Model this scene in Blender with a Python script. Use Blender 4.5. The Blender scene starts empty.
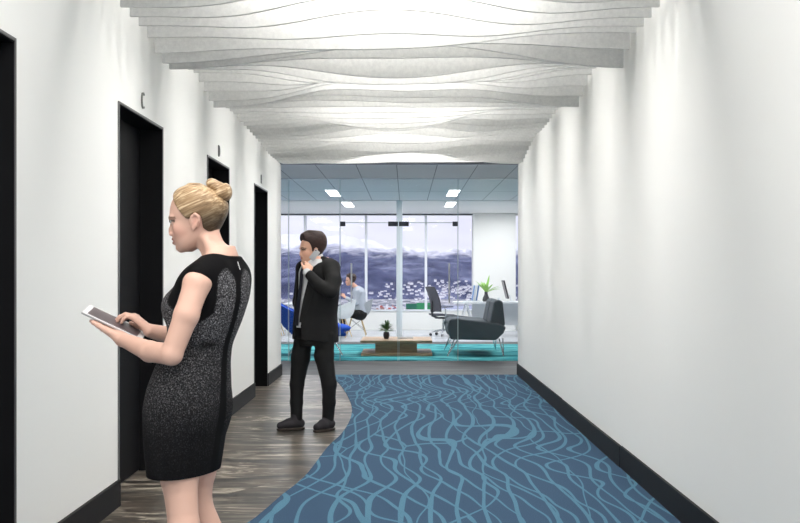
import bpy, bmesh, math, random
import numpy as np
from mathutils import Vector, Matrix
random.seed(7)
SC = bpy.context.scene
COL = SC.collection
R = math.radians

# ------------------------------------------------------------------ camera
cam_d = bpy.data.cameras.new('camera'); cam = bpy.data.objects.new('camera', cam_d); COL.objects.link(cam)
cam.location = (0, 0, 1.4); cam.rotation_euler = (R(90), 0, 0)
cam_d.sensor_width = 36; cam_d.lens = 45.0
cam_d.shift_x = -6 / 800; cam_d.shift_y = 13.5 / 800
cam_d.clip_start = .05; cam_d.clip_end = 6000
SC.camera = cam

# ------------------------------------------------------------------ view, world, lamps
SC.view_settings.view_transform = 'Standard'; SC.view_settings.look = 'None'
SC.view_settings.gamma = 1; SC.view_settings.use_curve_mapping = False
SC.view_settings.exposure = 0.0
SC.cycles.use_denoising = True
SC.cycles.max_bounces = 10; SC.cycles.diffuse_bounces = 6; SC.cycles.transparent_max_bounces = 16

def srgb(r, g, b):
    f = lambda c: (c / 255 / 12.92) if c / 255 <= .04045 else ((c / 255 + .055) / 1.055) ** 2.4
    return (f(r), f(g), f(b), 1)

W = bpy.data.worlds.new('overcast_sky'); SC.world = W; W.use_nodes = True
wn, wl = W.node_tree.nodes, W.node_tree.links
bg = wn['Background']
tc = wn.new('ShaderNodeTexCoord'); sp = wn.new('ShaderNodeSeparateXYZ'); wl.new(tc.outputs['Generated'], sp.inputs[0])
mp = wn.new('ShaderNodeMapping'); mp.inputs['Scale'].default_value = (9, 9, 34); wl.new(tc.outputs['Generated'], mp.inputs[0])
cn = wn.new('ShaderNodeTexNoise'); cn.inputs['Scale'].default_value = 1.3; cn.inputs['Detail'].default_value = 5; wl.new(mp.outputs[0], cn.inputs[0])
cr = wn.new('ShaderNodeValToRGB'); wl.new(cn.outputs['Fac'], cr.inputs[0])
cr.color_ramp.elements[0].position = .34; cr.color_ramp.elements[0].color = srgb(214, 213, 234)
cr.color_ramp.elements[1].position = .68; cr.color_ramp.elements[1].color = srgb(226, 226, 240)
wl.new(cr.outputs[0], bg.inputs[0]); bg.inputs[1].default_value = 1.32

SKY_SUN = bpy.data.lights.new('daylight_sun', 'SUN'); SKY_SUN.energy = 1.6; SKY_SUN.angle = R(25); SKY_SUN.color = (1, .98, .96)
so = bpy.data.objects.new('daylight_sun', SKY_SUN); COL.objects.link(so); so.rotation_euler = (R(48), R(-18), 0)

def area(name, loc, sx, sy, power, rot=(0, 0, 0), color=(1, 1, 1), spread=180):
    d = bpy.data.lights.new(name, 'AREA'); d.shape = 'RECTANGLE'; d.size = sx; d.size_y = sy
    d.energy = power; d.color = color; d.spread = R(spread)
    o = bpy.data.objects.new(name, d); COL.objects.link(o); o.location = loc; o.rotation_euler = rot
    return o
CEIL = 3.62
# lamps above the baffles, and unseen fill lights added in lobby and office
for i in range(3):
    area('lobby_fill_light', (-.1, -2.6 + 2.6 * i, CEIL - .04), 2.4, 1.8, 78, color=(1, .97, .93))
for i in range(5):
    area('baffle_cove_lamp', (-.07, 6.1 + 1.75 * i, CEIL - .05), 1.6, 1.15, 84, color=(1, .975, .94))
for i in range(3):
    area('office_fill_light', (-2.4 + 2.4 * i, 18.2, 2.93), .5, 3.0, 74)
for i in range(3):
    area('office_fill_light', (-2.4 + 2.4 * i, 23.2, 2.93), .5, 2.6, 58)
area('office_fill_light', (0, 15.2, 2.93), 3, .8, 8)
def wash(x, y, power, tilt):
    d = bpy.data.lights.new('wall_washer', 'SPOT'); d.energy = power; d.spot_size = R(58); d.spot_blend = .9; d.shadow_soft_size = .03
    d.color = (1, .97, .93)
    o = bpy.data.objects.new('wall_washer', d); COL.objects.link(o); o.location = (x, y, CEIL - .08); o.rotation_euler = (0, tilt, 0)
for y in (4.9, 6.3, 7.5, 8.5, 9.5, 10.5, 11.5, 12.5, 13.4):
    wash(-1.65, y, 1.5, R(-4)); wash(1.47, y, 1.5, R(4))

# ------------------------------------------------------------------ helpers
def nt(m): return m.node_tree.nodes, m.node_tree.links
def mat(name, col, rough=.5, metal=0, spec=.5, sss=0, trans=0, emit=None, emit_s=0):
    m = bpy.data.materials.new(name); m.use_nodes = True
    b = m.node_tree.nodes['Principled BSDF']
    b.inputs['Base Color'].default_value = col if len(col) == 4 else (*col, 1)
    b.inputs['Roughness'].default_value = rough; b.inputs['Metallic'].default_value = metal
    b.inputs['Specular IOR Level'].default_value = spec
    if sss:
        b.inputs['Subsurface Weight'].default_value = sss; b.inputs['Subsurface Radius'].default_value = (.012, .005, .003); b.inputs['Subsurface Scale'].default_value = 1
    if emit:
        b.inputs['Emission Color'].default_value = emit; b.inputs['Emission Strength'].default_value = emit_s
    return m
def bsdf(m): return m.node_tree.nodes['Principled BSDF']
def coords(m, scale=(1, 1, 1), kind='Object', rot=(0, 0, 0)):
    n, l = nt(m); t = n.new('ShaderNodeTexCoord'); p = n.new('ShaderNodeMapping')
    p.inputs['Scale'].default_value = scale; p.inputs['Rotation'].default_value = rot; l.new(t.outputs[kind], p.inputs[0]); return p
def noise(m, vec, scale=5, detail=3, dist=0, rough=.5):
    n, l = nt(m); t = n.new('ShaderNodeTexNoise'); t.inputs['Scale'].default_value = scale; t.inputs['Detail'].default_value = detail
    t.inputs['Distortion'].default_value = dist; t.inputs['Roughness'].default_value = rough
    if vec is not None: l.new(vec.outputs[0], t.inputs['Vector'])
    return t
def ramp(m, src, stops, out=0):
    n, l = nt(m); r = n.new('ShaderNodeValToRGB'); l.new(src, r.inputs[0]); e = r.color_ramp.elements
    while len(e) < len(stops): e.new(.5)
    for k, (p, c) in enumerate(stops): e[k].position = p; e[k].color = c
    return r
def math_n(m, op, a, b=None, c=None, clamp=False):
    n, l = nt(m); t = n.new('ShaderNodeMath'); t.operation = op; t.use_clamp = clamp
    for i, v in enumerate((a, b, c)):
        if v is None: continue
        if isinstance(v, (int, float)): t.inputs[i].default_value = v
        else: l.new(v, t.inputs[i])
    return t.outputs[0]
def mixc(m, fac, a, b, mode='MIX'):
    n, l = nt(m); t = n.new('ShaderNodeMix'); t.data_type = 'RGBA'; t.blend_type = mode
    for i, v in ((0, fac), (6, a), (7, b)):
        if isinstance(v, (int, float)): t.inputs[i].default_value = v
        elif isinstance(v, tuple): t.inputs[i].default_value = v
        else: l.new(v, t.inputs[i])
    return t.outputs[2]
def bump(m, h, strength=.2, dist=.01):
    n, l = nt(m); b = n.new('ShaderNodeBump'); b.inputs['Strength'].default_value = strength; b.inputs['Distance'].default_value = dist
    l.new(h, b.inputs['Height']); l.new(b.outputs[0], bsdf(m).inputs['Normal'])

class MB:
    """collects shapes; build() links them as one mesh object"""
    def __init__(s): s.v = []; s.f = []; s.mi = []; s.cur = 0
    def add(s, vs, fs):
        o = len(s.v); s.v += [tuple(p) for p in vs]; s.f += [tuple(i + o for i in f) for f in fs]; s.mi += [s.cur] * len(fs); return s
    def box(s, lo, hi, M=None):
        (a, b, c), (d, e, f) = lo, hi
        vs = [(a, b, c), (d, b, c), (d, e, c), (a, e, c), (a, b, f), (d, b, f), (d, e, f), (a, e, f)]
        if M is not None: vs = [M @ Vector(p) for p in vs]
        return s.add(vs, [(0, 3, 2, 1), (4, 5, 6, 7), (0, 1, 5, 4), (1, 2, 6, 5), (2, 3, 7, 6), (3, 0, 4, 7)])
    def tube(s, pts, r, n=10, cap=True):
        pts = [Vector(p) for p in pts]; rs = r if isinstance(r, (list, tuple)) else [r] * len(pts)
        vs = []; fs = []; up = None
        for i, p in enumerate(pts):
            t = (pts[min(i + 1, len(pts) - 1)] - pts[max(i - 1, 0)]).normalized()
            if up is None: up = t.orthogonal().normalized()
            up = (up - t * up.dot(t)).normalized(); w = t.cross(up)
            for k in range(n):
                a = 2 * math.pi * k / n; vs.append(p + (up * math.cos(a) + w * math.sin(a)) * rs[i])
        for i in range(len(pts) - 1):
            for k in range(n):
                a, b = i * n + k, i * n + (k + 1) % n; fs.append((a, b, b + n, a + n))
        if cap: fs.append(tuple(range(n))[::-1]); fs.append(tuple((len(pts) - 1) * n + k for k in range(n)))
        return s.add(vs, fs)
    def lathe(s, prof, c=(0, 0, 0), n=24):
        vs = []; fs = []
        for (r, z) in prof:
            for k in range(n):
                a = 2 * math.pi * k / n; vs.append((c[0] + r * math.cos(a), c[1] + r * math.sin(a), c[2] + z))
        for i in range(len(prof) - 1):
            for k in range(n):
                a, b = i * n + k, i * n + (k + 1) % n; fs.append((a, b, b + n, a + n))
        fs.append(tuple(range(n))[::-1]); fs.append(tuple((len(prof) - 1) * n + k for k in range(n)))
        return s.add(vs, fs)
    def sheet(s, fn, nu, nv, th=0, closed_u=False):
        """fn(u,v)->point for u,v in 0..1; th>0 makes it a solid sheet"""
        P = [[Vector(fn(i / nu, j / nv)) for j in range(nv + 1)] for i in range(nu + 1)]
        vs = [p for row in P for p in row]; fs = []; w = nv + 1
        for i in range(nu):
            for j in range(nv): fs.append((i * w + j, (i + 1) * w + j, (i + 1) * w + j + 1, i * w + j + 1))
        if th:
            N = len(vs); nn = []
            for i in range(nu + 1):
                for j in range(nv + 1):
                    du = P[min(i + 1, nu)][j] - P[max(i - 1, 0)][j]; dv = P[i][min(j + 1, nv)] - P[i][max(j - 1, 0)]
                    nrm = du.cross(dv); nn.append(nrm.normalized() if nrm.length > 1e-9 else Vector((0, 0, 1)))
            vs = vs + [p - q * th for p, q in zip(vs, nn)]
            fs = fs + [tuple(k + N for k in f[::-1]) for f in fs]
            rim = [(i, 0) for i in range(nu)] + [(nu, j) for j in range(nv)] + [(i, nv) for i in range(nu, 0, -1)] + [(0, j) for j in range(nv, 0, -1)]
            ids = [i * w + j for i, j in rim]
            for a, b in zip(ids, ids[1:] + ids[:1]): fs.append((b, a, a + N, b + N))
        return s.add(vs, fs)
    def build(s, name, m=None, parent=None, smooth=False, bevel=0, loc=None):
        me = bpy.data.meshes.new(name); me.from_pydata(s.v, [], s.f)
        for mm in (m if isinstance(m, list) else [m]):
            if mm: me.materials.append(mm)
        if isinstance(m, list): me.polygons.foreach_set('material_index', s.mi)
        bmm = bmesh.new(); bmm.from_mesh(me); bmesh.ops.recalc_face_normals(bmm, faces=bmm.faces); bmm.to_mesh(me); bmm.free()
        if smooth:
            me.polygons.foreach_set('use_smooth', [True] * len(me.polygons))
            me.set_sharp_from_angle(angle=R(42))
        o = bpy.data.objects.new(name, me); COL.objects.link(o)
        if loc: o.location = loc
        if bevel:
            b = o.modifiers.new('edge', 'BEVEL'); b.width = bevel; b.segments = 2; b.limit_method = 'ANGLE'; b.angle_limit = R(40)
        if parent: o.parent = parent
        return o
def tag(o, label, cat, group=None, kind=None):
    o['label'] = label; o['category'] = cat
    if group: o['group'] = group
    if kind: o['kind'] = kind
    return o
def struct(o, label=None, cat=None):
    o['kind'] = 'structure'
    if label: o['label'] = label
    if cat: o['category'] = cat
    return o
def thing(name, label, cat, loc=(0, 0, 0), rz=0, group=None):
    o = bpy.data.objects.new(name, None); COL.objects.link(o); o.location = loc; o.rotation_euler = (0, 0, rz); o.empty_display_size = .1
    return tag(o, label, cat, group)
def dup(root, loc, rz=None, label=None):
    r = root.copy(); COL.objects.link(r); r.location = loc
    if rz is not None: r.rotation_euler = (0, 0, rz)
    if label: r['label'] = label
    for ch in list(root.children):
        c = ch.copy(); COL.objects.link(c); c.parent = r
        for g in list(ch.children):
            d = g.copy(); COL.objects.link(d); d.parent = c
    return r
def at(px, py, Y):
    """world point seen at pixel (px, py) at depth Y"""
    return Vector(((px - 406) * Y / 1000, Y, 1.4 - (py - 275) * Y / 1000))
# ------------------------------------------------------------------ setting: materials
XL, XR, YE, YB = -1.75, 1.568, 14.0, -4.2     # left wall, right wall, end of the lobby, wall behind the camera
m_wall = mat('white_wall_paint', srgb(236, 236, 234), .6, spec=.25)
_n = noise(m_wall, coords(m_wall), 60, 2); bump(m_wall, _n.outputs['Fac'], .03, .002)
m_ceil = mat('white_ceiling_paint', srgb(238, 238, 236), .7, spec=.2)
m_base = mat('black_baseboard', srgb(27, 27, 30), .6, spec=.2)
m_black = mat('black_lift_metal', srgb(17, 17, 20), .6, spec=.18)
_n = noise(m_black, coords(m_black, (1, 1, 40)), 8, 2); bump(m_black, _n.outputs['Fac'], .02, .001)
m_trim = mat('grey_metal_edge', srgb(110, 110, 112), .4, .6)
m_letter = mat('brushed_metal_letter', srgb(125, 125, 124), .35, .8)

# wood-look stone floor: tiles with streaks running in a different direction on each
m_stone = mat('veined_stone_floor', (1, 1, 1), .38, spec=.35)
n_, l_ = nt(m_stone)
tcs = n_.new('ShaderNodeTexCoord')
def rotmap(ang, sc):
    p = n_.new('ShaderNodeMapping'); p.inputs['Rotation'].default_value = (0, 0, ang); p.inputs['Scale'].default_value = sc; l_.new(tcs.outputs['Object'], p.inputs[0]); return p
vt = rotmap(R(38), (1.1, 1.1, 1))
br = n_.new('ShaderNodeTexVoronoi'); br.voronoi_dimensions = '2D'; br.inputs['Scale'].default_value = 1.0; br.inputs['Randomness'].default_value = .25; br.distance = 'CHEBYCHEV'; l_.new(vt.outputs[0], br.inputs['Vector'])
sepc = n_.new('ShaderNodeSeparateColor'); l_.new(br.outputs['Color'], sepc.inputs[0])
def streak(ang, off):
    p = rotmap(ang, (.75, 4.2, 1)); p.inputs['Location'].default_value = (off, off, off)
    a = noise(m_stone, p, 1.0, 5, 1.2, .58).outputs['Fac']; p2 = rotmap(ang, (.5, 2.4, 1)); p2.inputs['Location'].default_value = (off + 4, off, 0)
    c = noise(m_stone, p2, 1.0, 4, 2.2, .55).outputs['Fac']
    v = math_n(m_stone, 'ABSOLUTE', math_n(m_stone, 'SUBTRACT', math_n(m_stone, 'FRACT', math_n(m_stone, 'MULTIPLY', a, 5.5)), .5))
    return a, c, v
A1 = streak(R(14), 0); A2 = streak(R(-58), 3)
sel = math_n(m_stone, 'GREATER_THAN', sepc.outputs[0], .5)
def pick(k):
    mx = n_.new('ShaderNodeMix'); mx.data_type = 'FLOAT'; l_.new(sel, mx.inputs[0]); l_.new(A1[k], mx.inputs[2]); l_.new(A2[k], mx.inputs[3]); return mx.outputs[0]
ground = ramp(m_stone, pick(1), [(.30, srgb(36, 35, 34)), (.45, srgb(62, 58, 54)), (.52, srgb(92, 82, 73)), (.60, srgb(54, 50, 47)), (.70, srgb(108, 94, 80))])
vein = ramp(m_stone, pick(2), [(.0, (1, 1, 1, 1)), (.10, (.45, .45, .45, 1)), (.20, (0, 0, 0, 1))])
vamt = math_n(m_stone, 'MULTIPLY', vein.outputs[0], ramp(m_stone, pick(1), [(.40, (.08, .08, .08, 1)), (.62, (.85, .85, .85, 1))]).outputs[0])
base_c = n_.new('ShaderNodeMix'); base_c.data_type = 'RGBA'; l_.new(vamt, base_c.inputs[0]); l_.new(ground.outputs[0], base_c.inputs[6]); base_c.inputs[7].default_value = srgb(196, 186, 170)
tone = math_n(m_stone, 'MULTIPLY_ADD', sepc.outputs[1], .4, .72)
tcol = n_.new('ShaderNodeCombineColor'); [l_.new(tone, tcol.inputs[i]) for i in range(3)]
l_.new(mixc(m_stone, 1.0, base_c.outputs[2], tcol.outputs[0], 'MULTIPLY'), bsdf(m_stone).inputs['Base Color'])

# grey streaked plank floor in front of the glass
m_strip = mat('grey_plank_floor', (1, 1, 1), .6, spec=.2)
_a = noise(m_strip, coords(m_strip, (.7, 9, 1)), 1.2, 5, .6, .6)
_r = ramp(m_strip, _a.outputs['Fac'], [(.25, srgb(68, 69, 71)), (.5, srgb(90, 91, 93)), (.75, srgb(120, 121, 122))])
m_strip.node_tree.links.new(_r.outputs[0], bsdf(m_strip).inputs['Base Color'])
m_ofloor = mat('pale_office_floor', srgb(196, 200, 206), .25, spec=.5)
_a = noise(m_ofloor, coords(m_ofloor, (.5, 3, 1)), 1.5, 3); _r = ramp(m_ofloor, _a.outputs['Fac'], [(.3, srgb(168, 172, 178)), (.7, srgb(198, 202, 208))])
m_ofloor.node_tree.links.new(_r.outputs[0], bsdf(m_ofloor).inputs['Base Color'])

# carpet: flowing, merging pale lines on slate blue
m_carpet = mat('blue_patterned_carpet', (1, 1, 1), .95, spec=.08)
n_, l_ = nt(m_carpet)
geo = n_.new('ShaderNodeTexCoord'); sx = n_.new('ShaderNodeSeparateXYZ'); l_.new(geo.outputs['Object'], sx.inputs[0])
def cmap(sc, off=0):
    p = n_.new('ShaderNodeMapping'); p.inputs['Scale'].default_value = sc; p.inputs['Location'].default_value = (off, off * .7, off * 1.3); l_.new(geo.outputs['Object'], p.inputs[0]); return p
def line_family(k, amp, off, scx, scy, wid, amp2=0.0):
    a = noise(m_carpet, cmap((scx, scy, 1), off), 1, 1.3, .5).outputs['Fac']
    f = math_n(m_carpet, 'MULTIPLY_ADD', a, amp, math_n(m_carpet, 'MULTIPLY', sx.outputs[0], k))
    if amp2:
        b = noise(m_carpet, cmap((scx * 2.6, scy * 2.4, 1), off + 9), 1, 1, .2).outputs['Fac']; f = math_n(m_carpet, 'MULTIPLY_ADD', b, amp2, f)
    fr = math_n(m_carpet, 'FRACT', f); d = math_n(m_carpet, 'ABSOLUTE', math_n(m_carpet, 'SUBTRACT', fr, .5))
    wv = noise(m_carpet, cmap((1.7, .7, 1), off + 5), 1, 2).outputs['Fac']
    w = math_n(m_carpet, 'MULTIPLY', math_n(m_carpet, 'MULTIPLY_ADD', wv, 1.5, .15), wid)
    return math_n(m_carpet, 'SMOOTHSTEP' if False else 'LESS_THAN', d, w)
la = line_family(6.6, 8.5, 0.0, .55, .34, .088, .7)
lb = line_family(5.0, 10.0, 13.7, .5, .38, .075, .8)
vo = n_.new('ShaderNodeTexVoronoi'); vo.feature = 'DISTANCE_TO_EDGE'; vo.voronoi_dimensions = '2D'; vo.inputs['Scale'].default_value = 1
wp = noise(m_carpet, cmap((.7, .4, 1), 4), 1, 2)
vm = n_.new('ShaderNodeVectorMath'); vm.operation = 'MULTIPLY_ADD'; l_.new(wp.outputs['Color'], vm.inputs[0]); vm.inputs[1].default_value = (1.6, 1.6, 0); l_.new(cmap((1.9, .42, 1), 2).outputs[0], vm.inputs[2])
l_.new(vm.outputs[0], vo.inputs['Vector'])
lc = math_n(m_carpet, 'LESS_THAN', vo.outputs['Distance'], .012)
lines = math_n(m_carpet, 'MAXIMUM', math_n(m_carpet, 'MAXIMUM', la, lb), lc)
pile = noise(m_carpet, cmap((140, 140, 1)), 1, 1).outputs['Fac']
pr = ramp(m_carpet, pile, [(.25, (.8, .8, .8, 1)), (.75, (1.15, 1.15, 1.15, 1))])
cc = mixc(m_carpet, lines, srgb(58, 80, 103), srgb(80, 118, 139))
l_.new(mixc(m_carpet, 1.0, cc, pr.outputs[0], 'MULTIPLY'), bsdf(m_carpet).inputs['Base Color'])
bump(m_carpet, pile, .25, .004)

m_felt = mat('pale_grey_felt', srgb(226, 226, 224), .9, spec=.1)
n_, l_ = nt(m_felt)
fz = noise(m_felt, coords(m_felt, (1, 1, 1)), 34, 4, 0, .65); fr = ramp(m_felt, fz.outputs['Fac'], [(.3, srgb(212, 212, 211)), (.7, srgb(228, 228, 226))])
l_.new(fr.outputs[0], bsdf(m_felt).inputs['Base Color'])
tr = n_.new('ShaderNodeBsdfTranslucent'); l_.new(fr.outputs[0], tr.inputs[0]); ms = n_.new('ShaderNodeMixShader'); ms.inputs[0].default_value = .15
l_.new(bsdf(m_felt).outputs[0], ms.inputs[1]); l_.new(tr.outputs[0], ms.inputs[2]); l_.new(ms.outputs[0], n_['Material Output'].inputs[0])

m_glass = bpy.data.materials.new('clear_partition_glass'); m_glass.use_nodes = True
n_, l_ = nt(m_glass); n_.remove(n_['Principled BSDF'])
gt = n_.new('ShaderNodeBsdfTransparent'); gt.inputs[0].default_value = (.985, .99, .99, 1); gg = n_.new('ShaderNodeBsdfGlossy'); gg.inputs['Roughness'].default_value = .02
fn = n_.new('ShaderNodeFresnel'); fn.inputs[0].default_value = 1.22; gm = n_.new('ShaderNodeMixShader')
l_.new(fn.outputs[0], gm.inputs[0]); l_.new(gt.outputs[0], gm.inputs[1]); l_.new(gg.outputs[0], gm.inputs[2]); l_.new(gm.outputs[0], n_['Material Output'].inputs[0])
m_gedge = mat('polished_glass_edge', srgb(196, 212, 214), .15, spec=.8)
m_chrome = mat('chrome', srgb(205, 207, 210), .18, 1)
m_satin = mat('satin_steel', srgb(232, 234, 238), .5, 0)
m_patch = mat('dark_patch_fitting', srgb(52, 56, 66), .35, .5)
m_mull = mat('white_window_frame', srgb(226, 229, 236), .4)
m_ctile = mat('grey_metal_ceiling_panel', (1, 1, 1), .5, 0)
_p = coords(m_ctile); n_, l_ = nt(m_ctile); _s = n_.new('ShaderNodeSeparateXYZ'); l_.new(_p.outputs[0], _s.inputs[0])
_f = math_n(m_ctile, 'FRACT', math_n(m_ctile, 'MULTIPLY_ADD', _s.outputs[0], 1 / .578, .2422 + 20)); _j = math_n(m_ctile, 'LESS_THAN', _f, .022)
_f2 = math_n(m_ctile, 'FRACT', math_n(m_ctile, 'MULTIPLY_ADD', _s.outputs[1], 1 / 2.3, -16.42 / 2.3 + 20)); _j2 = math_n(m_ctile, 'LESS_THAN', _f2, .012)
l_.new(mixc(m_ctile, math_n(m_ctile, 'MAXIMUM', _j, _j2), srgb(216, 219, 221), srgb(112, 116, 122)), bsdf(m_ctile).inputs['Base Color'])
m_lamp = mat('lamp_diffuser', (1, 1, 1, 1), .5, emit=(1, 1, 1, 1), emit_s=6)

# ------------------------------------------------------------------ setting: lobby shell
YC = YE
CURVE = [(-1.62, 3.9), (-1.28, 4.5), (-1.02, 5.2), (-.89, 5.645), (-.845, 5.907), (-.79, 6.33), (-.70, 6.965), (-.636, 8.11), (-.562, 8.883), (-.542, 9.859), (-.597, 10.853), (-.755, 12.17), (-.92, 13.21), (-1.08, 14.0)]
def smooth_curve(P, n=8):
    out = []
    for i in range(len(P) - 1):
        p0, p1, p2, p3 = P[max(i - 1, 0)], P[i], P[i + 1], P[min(i + 2, len(P) - 1)]
        for k in range(n):
            t = k / n
            out.append(tuple(.5 * ((2 * p1[j]) + (-p0[j] + p2[j]) * t + (2 * p0[j] - 5 * p1[j] + 4 * p2[j] - p3[j]) * t * t + (-p0[j] + 3 * p1[j] - 3 * p2[j] + p3[j]) * t ** 3) for j in (0, 1)))
    return out + [P[-1]]
cv = smooth_curve(CURVE)
b = MB()
b.add([(XL - .3, YB, 0)] + [(XR + .3, YB, 0), (XR + .3, YE, 0), (XL - .3, YE, 0)], [(0, 1, 2, 3)])
b.add([(XL - .3, YB, -.12), (XR + .3, YB, -.12), (XR + .3, YE, -.12), (XL - .3, YE, -.12)], [(3, 2, 1, 0)])
struct(b.build('floor', m_stone), 'streaked brown and grey stone floor beside the lift doors', 'floor')
# carpet inlay laid on the stone, a wavy left edge
b = MB()
edge = [(-1.62, YB)] + cv
pts = edge + [(XR, YE), (XR, YB)]
n = len(edge); top = .006
vs = [(x, y, top) for x, y in edge] + [(XR, y, top) for x, y in edge] + [(x, y, 0.0) for x, y in edge]
fs = [(i, n + i, n + i + 1, i + 1) for i in range(n - 1)] + [(i, i + 1, 2 * n + i + 1, 2 * n + i) for i in range(n - 1)]
b.add(vs, fs)
struct(b.build('floor_carpet', m_carpet), 'slate blue carpet with flowing pale blue lines and a wavy left edge', 'carpet')
b = MB(); b.box((-6, YE, -.12), (6, 20.95, 0)); struct(b.build('floor_strip', m_strip), 'grey streaked plank floor in front of the glass doors', 'floor')
b = MB(); b.box((-6, 20.95, -.12), (6, 25.9, 0)); struct(b.build('floor_office', m_ofloor), 'pale polished floor of the office by the windows', 'floor')

DOORS = [(3.36, 4.464, 'B'), (6.076, 7.172, 'C'), (8.794, 9.86, 'D'), (11.51, 12.59, 'E')]
DH, WT = 2.45, .145
b = MB()
ys = [YB] + [v for d in DOORS for v in d[:2]] + [YE]
for i in range(0, len(ys), 2): b.box((XL - .3, ys[i], 0), (XL, ys[i + 1], CEIL))
for y0, y1, _ in DOORS: b.box((XL - .3, y0, DH), (XL, y1, CEIL))
struct(b.build('wall_left', m_wall), 'white painted wall with four black lift openings', 'wall')
b = MB(); b.box((XR, YB, 0), (XR + .2, YE, CEIL)); struct(b.build('wall_right', m_wall), 'plain white painted wall along the carpet', 'wall')
b = MB(); b.box((XL - .3, YB - .2, 0), (XR + .2, YB, CEIL)); struct(b.build('wall_back', m_wall))
b = MB(); b.box((XL - .3, YB, CEIL), (XR + .2, YE + .12, CEIL + .12)); struct(b.build('ceiling', m_ceil), 'white ceiling above the hanging felt baffles', 'ceiling')
b = MB(); b.box((XL, YE - .10, 2.965), (XR, YE + .02, CEIL)); struct(b.build('wall_header', m_wall))
b = MB(); b.box((XL, YE - .11, 2.945), (XR, YE + .03, 2.967)); struct(b.build('trim_1', m_patch), 'dark metal strip under the end of the lobby ceiling', 'trim')
BH = .157
for i in range(0, len(ys), 2):
    b = MB(); b.box((XL, ys[i] + (0 if i == 0 else .0), 0), (XL + .018, ys[i + 1], BH)); struct(b.build('baseboard_left', m_base), ['black baseboard before the lift doors', 'black baseboard between lift doors B and C', 'black baseboard between lift doors C and D', 'black baseboard between lift doors D and E', 'black baseboard beyond lift door E'][i // 2], 'baseboard')
seg = [YB, 4.2, 7.25, 10.05, YE]
for i in range(4):
    b = MB(); b.box((XR - (.018 if i % 2 else .022), seg[i], 0), (XR, seg[i + 1], BH + (.004 if i % 2 else 0))); struct(b.build('baseboard_right', m_base), 'black baseboard at the foot of the right white wall', 'baseboard')
# lift portals
for k, (y0, y1, ch) in enumerate(DOORS):
    r_ = struct(bpy.data.objects.new('door_%d' % (k + 1), None), 'black recessed lift door under the letter %s' % ch, 'lift door'); COL.objects.link(r_)
    r_.location = (XL, y0, 0)
    b = MB(); d = WT; w = y1 - y0; t = .012
    b.box((-d - .02, 0, 0), (.004, t, DH)); b.box((-d - .02, w - t, 0), (.004, w, DH)); b.box((-d - .02, t, DH - t), (.004, w - t, DH))
    b.build('door_frame', m_black, r_)
    b = MB(); e = .007
    b.box((.0, -e, 0), (.009, e, DH + e)); b.box((.0, w - e, 0), (.009, w + e, DH + e)); b.box((.0, e, DH - e), (.009, w - e, DH + e))
    b.build('edge_trim', m_trim, r_)
    for s in (0, 1):
        b = MB(); b.box((-d - .05, t + s * (w / 2 - t) + .002, .01), (-d - .012, t + (s + 1) * (w / 2 - t) - .002, DH - t)); b.build('door_leaf', m_black, r_)
    if k > 0 or True:
        f = bpy.data.curves.new('lift_letter', 'FONT'); f.body = ch; f.size = .165; f.extrude = .006; f.offset = -.004; f.align_x = 'CENTER'
        fo = bpy.data.objects.new('tmp', f); COL.objects.link(fo)
        dg = bpy.context.evaluated_depsgraph_get(); me = bpy.data.meshes.new_from_object(fo.evaluated_get(dg)); bpy.data.objects.remove(fo)
        lo = bpy.data.objects.new('lift_letter', me); COL.objects.link(lo); me.materials.clear(); me.materials.append(m_letter)
        lo.location = (XL + .007, (y0 + y1) / 2, 2.50); lo.rotation_euler = (R(90), 0, R(90)); lo.scale = (.58, 1, 1)
        tag(lo, 'grey metal letter %s on the white wall above a lift door' % ch, 'letter', 'lift letters')

# ------------------------------------------------------------------ hanging felt baffles
ORD = 'first second third fourth fifth sixth seventh eighth ninth tenth eleventh twelfth thirteenth fourteenth fifteenth sixteenth seventeenth eighteenth nineteenth twentieth'.split()
def ordinal(n):
    if n <= 20: return ORD[n - 1]
    t = {2: 'twenty', 3: 'thirty', 4: 'forty'}[n // 10]
    return {20: 'twentieth', 30: 'thirtieth', 40: 'fortieth'}[n] if n % 10 == 0 else t + '-' + ORD[n % 10 - 1]
KY = [5.0, 5.6, 5.91, 6.09, 6.32, 6.5, 6.6, 6.79, 6.93, 7.3, 7.78, 8.1, 8.55, 9.0, 9.7, 10.3, 11.1, 12.1, 13.0, 13.6]
KZL = [2.93, 2.96, 2.95, 2.95, 2.94, 2.895, 2.865, 2.84, 2.82, 2.93, 2.98, 2.93, 2.83, 2.93, 2.95, 2.92, 2.90, 2.85, 2.86, 2.9]
KYR = [5.0, 5.6, 6.1, 6.27, 6.68, 6.83, 6.92, 7.5, 8.1, 8.3, 8.55, 8.79, 9.3, 9.93, 10.6, 11.3, 11.7, 12.3, 13.0, 13.6]
KZR = [2.97, 3.0, 3.01, 2.99, 3.0, 2.92, 2.83, 2.98, 3.07, 3.02, 2.956, 2.877, 2.98, 3.06, 3.02, 3.02, 3.04, 2.96, 2.87, 2.9]
KYC = [5.0, 5.6, 6.1, 6.58, 6.8, 7.0, 7.35, 7.7, 8.1, 8.6, 9.1, 9.6, 10.3, 10.9, 11.6, 12.4, 13.0, 13.6]
KZC = [2.96, 3.02, 2.97, 2.865, 2.985, 2.885, 3.03, 2.89, 2.99, 2.87, 3.03, 2.90, 3.01, 2.90, 3.01, 2.90, 2.97, 2.93]
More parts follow.
